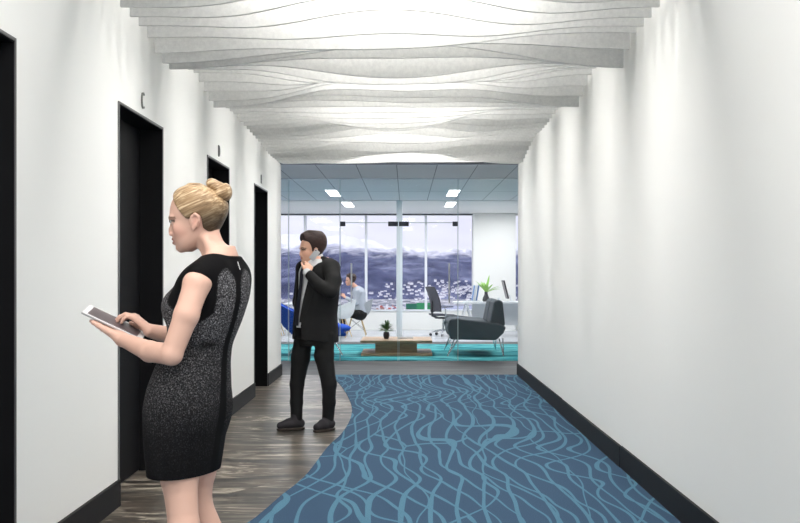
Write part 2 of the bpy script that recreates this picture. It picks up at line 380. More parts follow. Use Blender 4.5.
def z_low(x, y):
    t = (x + 1.65) / 3.17
    zl = np.interp(y, KY, KZL); zr = np.interp(y, KYR, KZR)
    e = (1 - math.exp(-((t / .33) ** 2))) * (1 - math.exp(-(((1 - t) / .33) ** 2)))
    ph = -.34 * math.cos(1.75 * x + .15) * math.cos(2 * math.pi * (y - 5.8) / 4.6) + .02 * math.sin(1.3 * x)
    zm = 2.955 + .105 * math.sin(2 * math.pi * (y / 1.6 + ph - .18)) + .045 * math.sin(2 * math.pi * (y / 2.9 - .10 * x + .1))
    s = t * t * (3 - 2 * t)
    return (1 - e) * (zl * (1 - s) + zr * s) + e * zm
NB = 42
for i in range(NB):
    y = 13.60 - .2 * i
    if i == 0: y = 13.62
    x0, x1 = -1.655, 1.52
    xs = np.linspace(x0, x1, 49); th = .012
    b = MB()
    zb = [z_low(x, y) for x in xs]
    if i == 0: zb = [2.938 + .022 * math.sin(2.2 * x + .4) for x in xs]
    vs = []
    for x, z in zip(xs, zb): vs += [(x, -th, z - 2.9), (x, th, z - 2.9), (x, th, .34), (x, -th, .34)]
    fs = []
    for k in range(48):
        a, c = 4 * k, 4 * k + 4
        fs += [(a, c, c + 1, a + 1), (a + 1, c + 1, c + 2, a + 2), (a + 2, c + 2, c + 3, a + 3), (a + 3, c + 3, c, a)]
    fs += [(0, 1, 2, 3), (192 + 3, 192 + 2, 192 + 1, 192)]
    b.add(vs, fs)
    root = thing('ceiling_baffle', 'pale grey wavy felt ceiling baffle, %s counted from the glass doors' % ordinal(i + 1), 'baffle', (0, y, 2.9), group='wavy felt ceiling baffles')
    b.build('felt_panel', m_felt, root, smooth=True)
    for hx in (-1.1, 1.0):
        c = MB(); c.tube([(hx, 0, .33), (hx, 0, CEIL - 2.9)], .003, 6); c.build('hanger', m_trim, root)

# ------------------------------------------------------------------ office shell
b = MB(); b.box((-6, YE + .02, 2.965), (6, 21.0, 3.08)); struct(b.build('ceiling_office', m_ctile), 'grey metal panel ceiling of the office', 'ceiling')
b = MB(); b.box((-6, 21.12, 2.965), (6, 25.9, 3.08)); struct(b.build('ceiling_window', m_ceil), 'office ceiling along the windows, coloured paler for daylight', 'ceiling')  # continues the panel ceiling; window daylight is put into its whiter colour
b = MB(); b.box((-6, 21.0, 3.0), (6, 21.12, 3.08)); struct(b.build('trim_2', m_patch), 'dark slot across the office ceiling', 'trim')
for s, nm in ((-6, 'left'), (6, 'right')):
    b = MB(); b.box((s - .1, YE, 0), (s + .1, 25.9, 2.965)); struct(b.build('wall_office_' + nm, m_wall))
b = MB(); b.box((-6, YE - .1, 0), (XL - .3, YE + .05, 2.965)); struct(b.build('wall_lobby_left', m_wall))
b = MB(); b.box((XR + .2, YE - .1, 0), (6, YE + .05, 2.965)); struct(b.build('wall_lobby_right', m_wall))
SILL, YW = .48, 25.6
b = MB(); b.box((-6, YW, 0), (6, YW + .25, SILL)); struct(b.build('wall_far', m_wall), 'low white wall under the office windows', 'wall')
b = MB(); b.box((-6, YW - .03, SILL), (6, YW + .25, SILL + .03)); struct(b.build('trim_3', m_mull), 'white window sill over the low wall', 'window sill')
WTOP = 2.93
b = MB(); b.box((-6, YW, WTOP), (6, YW + .25, 2.965)); struct(b.build('wall_window_head', m_wall))
b = MB(); b.box((-6, YW - .08, WTOP + .006), (2.0, YW - .02, WTOP + .030)); struct(b.build('trim_4', m_patch), 'dark roller blind rail over the office windows', 'blind rail')
XM = [-2.59 - 1.56 * 2, -2.59 - 1.56, -2.59, -1.024, .512, 1.70]
for i in range(len(XM) - 1):
    w_ = struct(bpy.data.objects.new('window_%d' % (i + 1), None), ['', 'office window at the far left behind the lobby wall', 'office window behind the man on the phone', 'office window behind the seated man and the glass doors', 'office window left of the white column'][i] or 'office window beyond the left wall', 'window'); COL.objects.link(w_)
    w_.location = (XM[i], YW + .1, SILL)
    wd = XM[i + 1] - XM[i]; hh = WTOP - SILL; fw = .032
    b = MB(); b.box((-fw, -.08, .02), (fw, .08, hh)); b.build('window_frame', m_mull, w_, bevel=.004)
    b = MB(); b.box((fw, -.006, .03), (wd - fw, .006, hh)); b.build('pane', m_glass, w_)
b = MB(); b.box((1.70, YW - .35, 0), (2.77, YW + .26, 2.965)); struct(b.build('column', m_wall), 'broad white column behind the office desk', 'column')
w_ = struct(bpy.data.objects.new('window_6', None), 'narrow strip of office window right of the white column', 'window'); COL.objects.link(w_); w_.location = (2.77, YW + .1, SILL)
b = MB(); b.box((3.2, -.08, .02), (3.23, .08, WTOP - SILL)); b.build('window_frame', m_mull, w_)
b = MB(); b.box((0, -.006, .03), (3.2, .006, WTOP - SILL)); b.build('pane', m_glass, w_)
# slender post at the ceiling slot
b = MB(); b.box((-.20, 20.98, 0), (-.075, 21.1, 3.0)); struct(b.build('column_post', m_mull, bevel=.008), 'slender white post behind the glass doors', 'column')

# glass front: two side lights, a transom and two hinged leaves with patch fittings
YG = 16.2; DT = 2.245
def pane(name, x0, x1, z0, z1, label, cat):
    r_ = struct(bpy.data.objects.new(name, None), label, cat); COL.objects.link(r_); r_.location = (x0, YG, z0)
    b = MB(); b.box((.006, -.006, 0), (x1 - x0 - .006, .006, z1 - z0)); b.build('pane', m_glass, r_)
    b = MB(); b.box((0, -.0065, 0), (.006, .0065, z1 - z0)); b.box((x1 - x0 - .006, -.0065, 0), (x1 - x0, .0065, z1 - z0)); b.build('glass_edge', m_gedge, r_)
    return r_
xa, xb, xc = -1.07, -.122, .842
pane('window_7', -3.6, -1.904, .012, 2.955, 'glass side panel hard against the left wall', 'glass panel')
pane('window_8', -1.899, xa, .012, 2.955, 'glass panel left of the glass doors', 'glass panel')
pane('window_9', xc, 3.6, .012, 2.955, 'glass panel right of the glass doors', 'glass panel')
pane('window_10', xa, xc, DT + .012, 2.955, 'glass transom over the glass doors', 'glass panel')
b = MB(); b.box((-6, YG - .02, 2.955), (6, YG + .02, 2.965)); struct(b.build('trim_5', m_chrome))
for nm, x0, x1, hinge, lab in (('door_5', xa, xb - .004, 0, 'left leaf of the clear glass doors'), ('door_6', xb + .004, xc, 1, 'right leaf of the clear glass doors')):
    r_ = pane(nm, x0 + .003, x1 - .003, .012, DT, lab, 'glass door')
    w = x1 - x0 - .006; h = DT - .012
    for xx0, xx1 in ((-.0, .085 if hinge == 0 else .16), (w - (.16 if hinge == 0 else .085), w)):
        b = MB(); b.box((xx0, -.018, h - .055), (xx1, .018, h + .02)); b.build('patch_fitting', m_patch, r_, bevel=.003)
    b = MB(); b.box((.09, -.01, h - .004), (w - .09, .01, h + .008)); b.build('top_rail', m_gedge, r_)
    hx = .185 if hinge == 0 else w - .14
    for s in (-.035,):
        b = MB(); b.tube([(hx, s, .93), (hx, s, 1.58)], .013, 10)
        for z in (1.0, 1.5): b.tube([(hx, s, z), (hx, .0, z)], .008, 8)
        b.build('pull_handle', m_satin, r_, smooth=True)
# recessed office lamps, two each side
for x, y0, y1, lab in ((-1.39, 18.45, 19.85, 'left long ceiling lamp nearer the glass doors'), (-1.285, 21.5, 22.9, 'left short looking ceiling lamp nearer the windows'), (.90, 18.45, 19.85, 'right long ceiling lamp nearer the glass doors'), (.98, 21.5, 22.9, 'right short looking ceiling lamp nearer the windows')):
    t = thing('ceiling_lamp', lab, 'ceiling lamp', (x, (y0 + y1) / 2, 2.965), group='recessed office lamps')
    b = MB(); b.box((-.1, -(y1 - y0) / 2, -.006), (.1, (y1 - y0) / 2, .0)); b.build('diffuser', m_lamp, t)
    b = MB(); b.box((-.115, -(y1 - y0) / 2 - .015, -.004), (-.1, (y1 - y0) / 2 + .015, 0)); b.box((.1, -(y1 - y0) / 2 - .015, -.004), (.115, (y1 - y0) / 2 + .015, 0)); b.build('lamp_rim', m_mull, t)

# ------------------------------------------------------------------ the view: water, shore, forested hills and snowy peaks
m_hill = mat('hill_ground', (1, 1, 1), .95, spec=.05)
n_, l_ = nt(m_hill)
tcg = n_.new('ShaderNodeTexCoord'); sz = n_.new('ShaderNodeSeparateXYZ'); l_.new(tcg.outputs['Object'], sz.inputs[0])
def hmap(s):
    p = n_.new('ShaderNodeMapping'); p.inputs['Scale'].default_value = s; l_.new(tcg.outputs['Object'], p.inputs[0]); return p
na = noise(m_hill, hmap((.034, .0016, .10)), 1, 6, .5, .65); nb = noise(m_hill, hmap((.03, .0014, .085)), 1, 6, .4, .7)
forest = ramp(m_hill, na.outputs['Fac'], [(.34, srgb(54, 60, 90)), (.5, srgb(86, 92, 124)), (.68, srgb(134, 140, 168))])  # distance haze is mixed into these forest tones
hgt = math_n(m_hill, 'MULTIPLY_ADD', nb.outputs['Fac'], 62, sz.outputs[2])
snow = ramp(m_hill, math_n(m_hill, 'MULTIPLY', hgt, .01), [(.62, (0, 0, 0, 1)), (.84, (1, 1, 1, 1))])
l_.new(mixc(m_hill, snow.outputs[0], forest.outputs[0], srgb(238, 240, 250)), bsdf(m_hill).inputs['Base Color'])
bump(m_hill, na.outputs['Fac'], .6, 8)
m_water = mat('harbour_water', srgb(112, 134, 178), .2, spec=.5)
GZ = -14.5
def ridge(x, ctr, wid, h): return h * math.exp(-((x - ctr) / wid) ** 2)
def fract_noise(x, y):
    return math.sin(x * .021 + y * .013) + .6 * math.sin(x * .047 - y * .031 + 1.3) + .4 * math.sin(x * .093 + y * .05 + 2.1) + .25 * math.sin(x * .19 - y * .11 + .7) + .18 * math.sin(x * .37 + 3.1)
def hill_z(x, y):
    k = (x / y)                      # bearing of the land mass as seen from the tower
    z = GZ
    if y > 640: z += min((y - 640) / 420, 1) ** 1.15 * 22 + 1.2 * fract_noise(x * 1.3, y) * min((y - 640) / 200, 1)
    if y > 1060:
        u = min((y - 1060) / 1140, 1); s = u * u * (3 - 2 * u)
        peak = 38 + ridge(k, -.115, .05, 34) + ridge(k, -.062, .024, 26) + ridge(k, -.03, .03, 10) - ridge(k, .02, .05, 4) + ridge(k, .1, .05, 6)
        z += s * (peak + 4.2 * fract_noise(x * .8, y * .5) + 6 * (1 - abs(math.sin(x * .031 + .9 * math.sin(y * .011)))) + 3.5 * (1 - abs(math.sin(x * .083 + y * .02))) + 1.5 * fract_noise(x * 2.7, y * 1.3))
    if y > 2200: z -= (y - 2200) * .12
    return z
b = MB(); nu, nv = 220, 90
def hfn(u, v):
    y = 600 + 1900 * v ** 1.3; x = (-.34 + .68 * u) * y; return (x, y, hill_z(x, y))
b.sheet(hfn, nu, nv); tag(struct(b.build('hills', m_hill, smooth=True)), 'dark blue forested hills with snow on the peaks', 'hills')
b = MB(); b.box((-900, 60, GZ - 3), (900, 2600, GZ - .05)); struct(b.build('water', m_water), 'blue harbour water below the windows', 'water')
m_shore = mat('shore_ground', srgb(150, 152, 158), .9)
_a = noise(m_shore, coords(m_shore, (.15, .03, 1)), 1, 5, .5, .7); _r = ramp(m_shore, _a.outputs['Fac'], [(.35, srgb(92, 98, 112)), (.5, srgb(150, 152, 160)), (.65, srgb(216, 216, 222))]); m_shore.node_tree.links.new(_r.outputs[0], bsdf(m_shore).inputs['Base Color'])
b = MB(); b.box((-900, 520, GZ - 1), (900, 640, GZ + .4)); b.box((-160, 405, GZ - 1), (13, 500, GZ + .3)); struct(b.build('ground_shore', m_shore), 'grey shore of the town across the water', 'ground')
m_green = mat('green_field', srgb(52, 140, 92), .9)
m_green2 = mat('dark_green_roof', srgb(36, 104, 84), .9)
b = MB(); b.box((0, 430, GZ + .3), (4.6, 432, GZ + 3.6)); tag(b.build('green_shed', m_green2), 'dark green waterfront shed beside the brighter one', 'shed')
b = MB(); b.box((4.6, 430, GZ + .3), (11.6, 432, GZ + 3.9)); tag(b.build('green_shed', m_green), 'bright green waterfront shed seen past the slender post', 'shed')
# the town: pale houses climbing the slope
m_house = mat('pale_house_wall', srgb(240, 240, 246), .8); m_roof = mat('grey_house_roof', srgb(166, 166, 180), .8); m_tower = mat('concrete_tower', srgb(206, 208, 216), .8)
rnd = random.Random(5)
def house_mesh():
    b = MB(); b.box((-.5, -.5, 0), (.5, .5, .7)); b.cur = 1
    b.add([(-.55, -.55, .7), (.55, -.55, .7), (.55, .55, .7), (-.55, .55, .7), (-.55, 0, 1.05), (.55, 0, 1.05)], [(0, 1, 5, 4), (2, 3, 4, 5), (0, 4, 3), (1, 2, 5), (0, 3, 2, 1)])
    return b
hm = house_mesh().build('hillside_house', [m_house, m_roof])
first = True; spots = []
for i in range(330):
    zone = rnd.random()
    if zone < .72: k = rnd.gauss(.045, .03); y = rnd.uniform(650, 860)
    else: k = rnd.uniform(-.13, .1); y = rnd.uniform(560, 720)
    x = k * y
    if any(abs(x - a) < 4.6 and abs(y - c) < 4.6 for a, c in spots): continue
    spots.append((x, y)); o = hm if first else hm.copy()
    if not first: COL.objects.link(o)
    first = False
    s = rnd.uniform(.8, 1.9); o.location = (x, y, max(hill_z(x, y), GZ + .4) - .25); o.scale = (s * rnd.uniform(1, 1.7), s, s * rnd.uniform(.8, 1.5)); o.rotation_euler = (0, 0, rnd.uniform(-.5, .5))
    tag(o, 'tiny pale house in the town across the water', 'house', 'houses of the town across the water')
m_cont = [mat('container_paint', srgb(*c), .7) for c in ((176, 92, 88), (206, 206, 214), (120, 110, 140), (222, 222, 228), (160, 126, 120))]
sheds = []
for i in range(60):
    x = rnd.uniform(-14, 0.0) if i < 46 else rnd.uniform(-52, -44); y = rnd.uniform(408, 480)
    if any(abs(x - a) < 2.4 and abs(y - c) < 1.7 for a, c in sheds) or (x > -3 and 427 < y < 435): continue
    sheds.append((x, y))
    b = MB(); b.box((-.9, -.5, 0), (.9, .5, rnd.uniform(.7, 1.3))); b.box((-.85, -.45, .0), (.4, .45, 1.5))
    o = b.build('waterfront_shed', m_cont[i % 5]); o.location = (x, y, GZ + .3); o.scale = (rnd.uniform(.5, 1), 1, rnd.uniform(.6, 1.2))
    tag(o, 'tiny shed on the waterfront below the windows', 'shed', 'sheds along the waterfront')
# ------------------------------------------------------------------ smooth bodies: distance fields meshed by surface nets
class Field:
    def __init__(s, lo, hi, h):
        s.lo = np.array(lo, float); s.h = h
        s.n = np.ceil((np.array(hi, float) - s.lo) / h).astype(int) + 1
        s.F = np.full(tuple(s.n), .5, np.float32)
        s.ax = [(s.lo[i] + h * np.arange(s.n[i])).astype(np.float32) for i in range(3)]
    def sl(s, lo, hi, pad):
        a = np.clip(np.floor((np.array(lo) - pad - s.lo) / s.h).astype(int), 0, s.n - 1); b = np.clip(np.ceil((np.array(hi) + pad - s.lo) / s.h).astype(int) + 1, 1, s.n)
        S = tuple(slice(int(i), int(j)) for i, j in zip(a, b))
        return S, s.ax[0][S[0]][:, None, None], s.ax[1][S[1]][None, :, None], s.ax[2][S[2]][None, None, :]
    def put(s, fn, lo, hi, k=0.0, op='u'):
        pad = k + 4 * s.h; S, X, Y, Z = s.sl(lo, hi, pad); d = fn(X, Y, Z).astype(np.float32); A = s.F[S]
        if op == 'u':
            if k > 0:
                t = np.clip(.5 + .5 * (A - d) / k, 0, 1); s.F[S] = A * (1 - t) + d * t - k * t * (1 - t)
            else: s.F[S] = np.minimum(A, d)
        elif op == 's':
            d = -d
            if k > 0:
                t = np.clip(.5 - .5 * (A - d) / k, 0, 1); s.F[S] = A * (1 - t) + d * t + k * t * (1 - t)
            else: s.F[S] = np.maximum(A, d)
        elif op == 'i': s.F[S] = np.maximum(A, d)
    def cone(s, a, b, ra, rb, k=0.0, op='u'):
        a = np.array(a, float); b = np.array(b, float); ab = b - a; L2 = max(ab @ ab, 1e-9); r = max(ra, rb)
        def fn(X, Y, Z):
            t = np.clip(((X - a[0]) * ab[0] + (Y - a[1]) * ab[1] + (Z - a[2]) * ab[2]) / L2, 0, 1)
            return np.sqrt((X - a[0] - t * ab[0]) ** 2 + (Y - a[1] - t * ab[1]) ** 2 + (Z - a[2] - t * ab[2]) ** 2) - (ra + (rb - ra) * t)
        s.put(fn, np.minimum(a, b) - r, np.maximum(a, b) + r, k, op)
    def limb(s, pts, rs, k=0.01, kk=None):
        for i in range(len(pts) - 1): s.cone(pts[i], pts[i + 1], rs[i], rs[i + 1], k if i else (kk if kk is not None else k))
    def ell(s, c, r, k=0.0, op='u', M=None):
        c = np.array(c, float); r = np.array(r, float); M = np.eye(3) if M is None else np.array(M)   # rows of M: the ellipsoid's axes
        def fn(X, Y, Z):
            dx, dy, dz = X - c[0], Y - c[1], Z - c[2]
            q = [(M[i][0] * dx + M[i][1] * dy + M[i][2] * dz) / r[i] for i in range(3)]
            n = np.sqrt(q[0] ** 2 + q[1] ** 2 + q[2] ** 2) + 1e-6; g = np.sqrt((q[0] / r[0]) ** 2 + (q[1] / r[1]) ** 2 + (q[2] / r[2]) ** 2) + 1e-6
            return n * (n - 1) / g
        m = r.max(); s.put(fn, c - m, c + m, k, op)
    def stack(s, keys, ang, k=0.0, op='u', grow=0.0, zr=None, ex=2.15, sub=None):
        """keys: (z, cx, cy, a along facing, b across); ang: facing direction angle"""
        K = np.array(sorted(keys), float); zz = np.linspace(K[0, 0], K[-1, 0], 240)
        V = [np.interp(zz, K[:, 0], K[:, i]) for i in range(1, 5)]
        w = 17; ker = np.hanning(w + 2)[1:-1]; ker /= ker.sum()
        V = [np.convolve(np.pad(v, w // 2, mode='reflect', reflect_type='odd'), ker, 'valid') for v in V]
        z0, z1 = (K[0, 0], K[-1, 0]) if zr is None else zr; ca, sa = math.cos(ang), math.sin(ang)
        def fn(X, Y, Z):
            zq = Z[0, 0, :]; cx, cy, a, b = [np.interp(zq, zz, v)[None, None, :] for v in V]; a = a + grow; b = b + grow
            u = (X - cx) * ca + (Y - cy) * sa; v = -(X - cx) * sa + (Y - cy) * ca
            q = (np.abs(u / a) ** ex + np.abs(v / b) ** ex) ** (1 / ex)
            d = (q - 1) * np.minimum(a, b) * .95
            return np.maximum(d, np.maximum(z0 - Z, Z - z1))
        R0 = float((np.maximum(V[2], V[3])).max() + grow)
        s.put(fn, (V[0].min() - R0, V[1].min() - R0, z0), (V[0].max() + R0, V[1].max() + R0, z1), k, op)
    def mesh(s):
        F = s.F; nx, ny, nz = F.shape; I = F < 0
        c = np.zeros((nx - 1, ny - 1, nz - 1), np.int8)
        for dx in (0, 1):
            for dy in (0, 1):
                for dz in (0, 1): c += I[dx:nx - 1 + dx, dy:ny - 1 + dy, dz:nz - 1 + dz]
        act = np.argwhere((c > 0) & (c < 8)); idx = np.full(c.shape, -1, np.int32); idx[tuple(act.T)] = np.arange(len(act))
        acc = np.zeros((len(act), 3)); cnt = np.zeros(len(act))
        corners = [(i, j, k) for i in (0, 1) for j in (0, 1) for k in (0, 1)]
        for p in corners:
            for axn in range(3):
                if p[axn]: continue
                q = list(p); q[axn] = 1
                f0 = F[tuple((act + p).T)]; f1 = F[tuple((act + q).T)]; m = (f0 < 0) != (f1 < 0)
                t = np.where(m, f0 / np.where(m, f0 - f1, 1), 0); P = np.tile(np.array(p, float), (len(act), 1)); P[:, axn] = t
                acc += P * m[:, None]; cnt += m
        V = s.lo + s.h * (act + acc / cnt[:, None])
        Q = []
        for axn in range(3):
            o1, o2 = [(1, 2), (2, 0), (0, 1)][axn]
            sa = [slice(None)] * 3; sb = [slice(None)] * 3; sa[axn] = slice(0, -1); sb[axn] = slice(1, None)
            A = I[tuple(sa)]; B = I[tuple(sb)]; e = np.argwhere(A != B); e = e[(e[:, o1] > 0) & (e[:, o2] > 0) & (e[:, o1] < F.shape[o1] - 1) & (e[:, o2] < F.shape[o2] - 1)]
            ins = A[tuple(e.T)]
            def cell(d1, d2):
                g = e.copy(); g[:, o1] -= d1; g[:, o2] -= d2; return idx[tuple(g.T)]
            q = np.stack([cell(1, 1), cell(0, 1), cell(0, 0), cell(1, 0)], 1)
            q[~ins] = q[~ins][:, ::-1]; Q.append(q)
        return V, np.concatenate(Q)
def relax(V, Q, it=2, w=.5):
    for _ in range(it):
        acc = np.zeros_like(V); cnt = np.zeros(len(V))
        for i in range(4):
            a, b_ = Q[:, i], Q[:, (i + 1) % 4]
            np.add.at(acc, a, V[b_]); np.add.at(cnt, a, 1); np.add.at(acc, b_, V[a]); np.add.at(cnt, b_, 1)
        V = V * (1 - w) + w * acc / cnt[:, None]
    return V
def field_obj(F, name, m, parent=None, it=1, tint=None, w=.5):
    V, Q = F.mesh(); V = relax(V, Q, it, w)
    me = bpy.data.meshes.new(name); me.vertices.add(len(V)); me.vertices.foreach_set('co', V.astype(np.float32).ravel())
    me.loops.add(Q.size); me.loops.foreach_set('vertex_index', Q.astype(np.int32).ravel())
    me.polygons.add(len(Q)); me.polygons.foreach_set('loop_start', np.arange(0, Q.size, 4, dtype=np.int32)); me.polygons.foreach_set('loop_total', np.full(len(Q), 4, np.int32))
    me.polygons.foreach_set('use_smooth', np.ones(len(Q), bool)); me.update(calc_edges=True); me.validate()
    me.materials.append(m)
    if tint is not None:
        for nm, fn in tint.items():
            at_ = me.attributes.new(nm, 'FLOAT_COLOR', 'POINT'); c = np.ones((len(V), 4), np.float32); c[:, :3] = fn(V); at_.data.foreach_set('color', c.ravel())
    o = bpy.data.objects.new(name, me); COL.objects.link(o)
    if parent: o.parent = parent
    return o
def unit(v): v = np.array(v, float); return v / np.linalg.norm(v)

# ------------------------------------------------------------------ heads
# side profile (front edge, back edge) of a head bowed a little; x forward is negative, origin at the ear height
def _h(zy, f, bk, w): return ((255 - zy) * .000648, (f - 255) * .000648, (bk - 255) * .000648, w)
HEAD = [_h(80, 212, 250, .02), _h(88, 186, 292, .040), _h(100, 164, 322, .056), _h(112, 150, 340, .064), _h(130, 135, 364, .071), _h(150, 124, 384, .0755), _h(175, 112, 398, .078), _h(200, 106, 401, .0785),
        _h(230, 103, 395, .077), _h(252, 105, 385, .0745), _h(268, 112, 377, .072), _h(285, 116, 369, .0695), _h(300, 118, 360, .067), _h(325, 120, 346, .064), _h(345, 121, 334, .061),
        _h(360, 124, 318, .0585), _h(378, 130, 292, .055), _h(395, 139, 268, .050), _h(410, 146, 250, .043), _h(422, 156, 232, .033), _h(429, 166, 218, .02)]
HEAD = sorted(HEAD)
HA = np.array(HEAD)
def L(zx, zy, v=0.0): return np.array([(zx - 255) * .000648, v, (255 - zy) * .000648])
class Head:
    """maps local head coordinates to the world: rotation matrix M (columns = local axes), centre c, scale s"""
    def __init__(s, c, M=np.eye(3), sc=1.0): s.c = np.array(c, float); s.M = np.array(M); s.s = sc
    def W(s, p): return s.c + s.s * (s.M @ np.array(p))
    def loc(s, X, Y, Z):
        x, y, z = (X - s.c[0]) / s.s, (Y - s.c[1]) / s.s, (Z - s.c[2]) / s.s
        return [s.M[0][i] * x + s.M[1][i] * y + s.M[2][i] * z for i in range(3)]
    def locV(s, V): return ((V - s.c) / s.s) @ s.M
    def skull_fn(s, grow=0.0, back=0.0):
        zz = np.linspace(HA[0, 0], HA[-1, 0], 160); f, b, w = [np.interp(zz, HA[:, 0], HA[:, i]) for i in (1, 2, 3)]
        ker = np.hanning(9)[1:-1]; ker /= ker.sum(); f, b, w = [np.convolve(np.pad(v, 3, mode='edge'), ker, 'valid') for v in (f, b, w)]
        def fn(X, Y, Z):
            x, y, z = s.loc(X, Y, Z); zc = np.clip(z, HA[0, 0], HA[-1, 0])
            F_, B_, W_ = np.interp(zc, zz, f), np.interp(zc, zz, b), np.interp(zc, zz, w)
            F_ = F_ - grow; B_ = B_ + grow + back; W_ = W_ + grow
            c = (F_ + B_) / 2; a = (B_ - F_) / 2; u = (x - c) / a
            ww = W_ * (1 - .16 * np.clip(-u, 0, 1) ** 2)
            q = (np.abs(u) ** 2.25 + np.abs(y / ww) ** 2.25) ** (1 / 2.25)
            dz = np.maximum(z - HA[-1, 0] - grow, HA[0, 0] - grow - z)
            return np.maximum((q - 1) * np.minimum(a, ww) * .9, dz) * s.s
        return fn
    def build(s, F, fem=True):
        m = .16 * s.s
        F.put(s.skull_fn(), s.c - m, s.c + m, 0)
        W, k = s.W, s.s
        c = lambda a, b, ra, rb, kk: F.cone(W(a), W(b), ra * k, rb * k, kk * k)
        # brow ridge, nose, lips, chin, cheek
        for sd in (-1, 1):
            F.ell(W(L(127, 276, sd * .033)), np.array([.013, .017, .0095]) * k, .008 * k, 's')            # eye hollows
            c(L(117, 256, sd * .014), L(128, 254, sd * .043), .0085, .007, .012)                            # brow
            F.ell(W(L(172, 312, sd * .042)), np.array([.022, .018, .022]) * k, .018 * k)                      # cheek
            F.cone(W(L(125, 278, sd * .024)), W(L(131, 277, sd * .042)), .0055 * k, .005 * k, .004 * k)       # lids
            F.ell(W(L(115, 338, sd * .010)), np.array([.0095, .0075, .006]) * k, .006 * k)                    # nostril wings
        c(L(121, 266), L(110, 310), .0065, .0075, .009); c(L(110, 310), L(109, 327), .0075, .0085, .005)
        c(L(119, 336), L(127, 346), .0055, .005, .006)
        for v in (-.013, 0, .013):
            pass
        c(L(128, 364, -.017), L(122, 363, -.004), .0042, .0064, .003); c(L(122, 363, .004), L(128, 364, .017), .0064, .0042, .003)
        c(L(131, 381, -.015), L(127, 382, 0), .0045, .0070, .003); c(L(127, 382, 0), L(131, 381, .015), .0070, .0045, .003)
        F.cone(W(L(121, 372, -.02)), W(L(121, 372, .02)), .0012 * k, .0012 * k, .003 * k, 's')
        F.ell(W(L(158, 411)), np.array([.014, .018, .012]) * k, .014 * k)
        # ears
        for sd in (-1, 1):
            v = sd * .073
            pts = [L(250, 312, v), L(240, 280, v), L(243, 252, v + sd * .004), L(262, 238, v + sd * .010), L(280, 250, v + sd * .013), L(281, 275, v + sd * .011), L(268, 300, v + sd * .006), L(254, 316, v + sd * .002)]
            for a, b_ in zip(pts, pts[1:]): c(a, b_, .0048, .0048, .004)
            F.ell(W(L(262, 276, v + sd * .002)), np.array([.013, .006, .02]) * k, .005 * k)
    def tint(s, V, skin, lip=(.45, .12, .11), brow=(.10, .06, .035), blush=(.62, .27, .2), cheek=.3, dark_eye=True):
        p = s.locV(V); C = np.tile(np.array(skin, float), (len(V), 1))
        def mixin(mask, col):
            nonlocal C; C = C * (1 - mask[:, None]) + np.array(col) * mask[:, None]
        g = lambda c, r: np.exp(-(((p - c) / r) ** 2).sum(1))
        for sd in (-1, 1): mixin(cheek * g(L(165, 325, sd * .05), np.array([.035, .03, .026])), blush); mixin(.35 * g(L(265, 278, sd * .078), np.array([.015, .02, .025])), blush)
        mixin(.25 * g(L(105, 330), np.array([.012, .015, .012])), blush)
        sm = lambda d, e: np.clip(.5 - d / e, 0, 1)
        front = p[:, 0] < L(150, 0)[0]
        lipd = np.sqrt(((p[:, 1]) / .021) ** 2 + ((p[:, 2] - L(0, 372)[2]) / .0105) ** 2) - 1
        mixin(sm(lipd, .35) * front * .85, lip)
        for sd in (-1, 1):
            t = np.clip((sd * p[:, 1] - .012) / .036, 0, 1); zb = L(0, 258)[2] + .006 * np.sin(t * 2.6)
            d = np.maximum(np.abs(p[:, 2] - zb) / (.0055 - .0018 * t), np.maximum(.013 - sd * p[:, 1], sd * p[:, 1] - .050) / .004) - 1
            mixin(sm(d, .6) * (p[:, 0] < -.045) * .85, brow)
            if dark_eye:
                d = np.maximum(np.abs(p[:, 2] - L(0, 270)[2]) / .0042, np.maximum(.020 - sd * p[:, 1], sd * p[:, 1] - .046) / .004) - 1
                mixin(sm(d, .6) * (p[:, 0] < -.055) * .9, (.035, .022, .018))
        return C

def hand(F, wrist, d, n, thumb_side, size=1.0, curls=((.3, .5, .3),) * 4, thumb=(.6, .3), spread=.10, k=.006, tsplay=.6):
    """d: wrist->knuckles, n: back-of-hand normal, thumb_side: +1/-1 along cross(d, n)"""
    d = unit(d); n = np.array(n, float); n = unit(n - d * (n @ d)); sd = np.cross(d, n) * thumb_side; W = np.array(wrist, float); z = size
    kn = []
    for i, (off, fw) in enumerate(((.030, .086), (.010, .090), (-.011, .086), (-.030, .077))):
        kp = W + z * (sd * off + d * fw - n * .002); kn.append(kp)
        F.cone(W + z * sd * off * .45, kp, .0165 * z, .0125 * z, .010 * z)
    F.cone(kn[0], kn[3], .011 * z, .010 * z, .008 * z)
    lens = (.070, .078, .073, .056)
    for i in range(4):
        p = kn[i]; ang = 0; dirx = unit(d + sd * spread * (1.5 - i) * .6); Lf = lens[i] * z; r = (.0098, .0098, .0092, .0082)[i] * z
        for j, (fr, cu) in enumerate(zip((.46, .31, .23), curls[i])):
            ang += cu; q = p + Lf * fr * (dirx * math.cos(ang) - n * math.sin(ang)); F.cone(p, q, r * (1 - .09 * j), r * (1 - .09 * (j + 1)), .0035 * z if j else .006 * z); p = q
    b0 = W + z * (sd * .018 + d * .018 - n * .004); dd = unit(sd * tsplay + d * .75 - n * thumb[0] * .5)
    b1 = b0 + z * .042 * dd; d2 = unit(dd * (1 - thumb[1] * .5) + d * thumb[1] - n * thumb[1] * .4 - sd * thumb[1] * .3); b2 = b1 + z * .034 * d2; b3 = b2 + z * .025 * unit(d2 + d * .2)
    F.cone(b0, b1, .015 * z, .0125 * z, .010 * z); F.cone(b1, b2, .0122 * z, .0105 * z, .004 * z); F.cone(b2, b3, .0105 * z, .0085 * z, .003 * z)

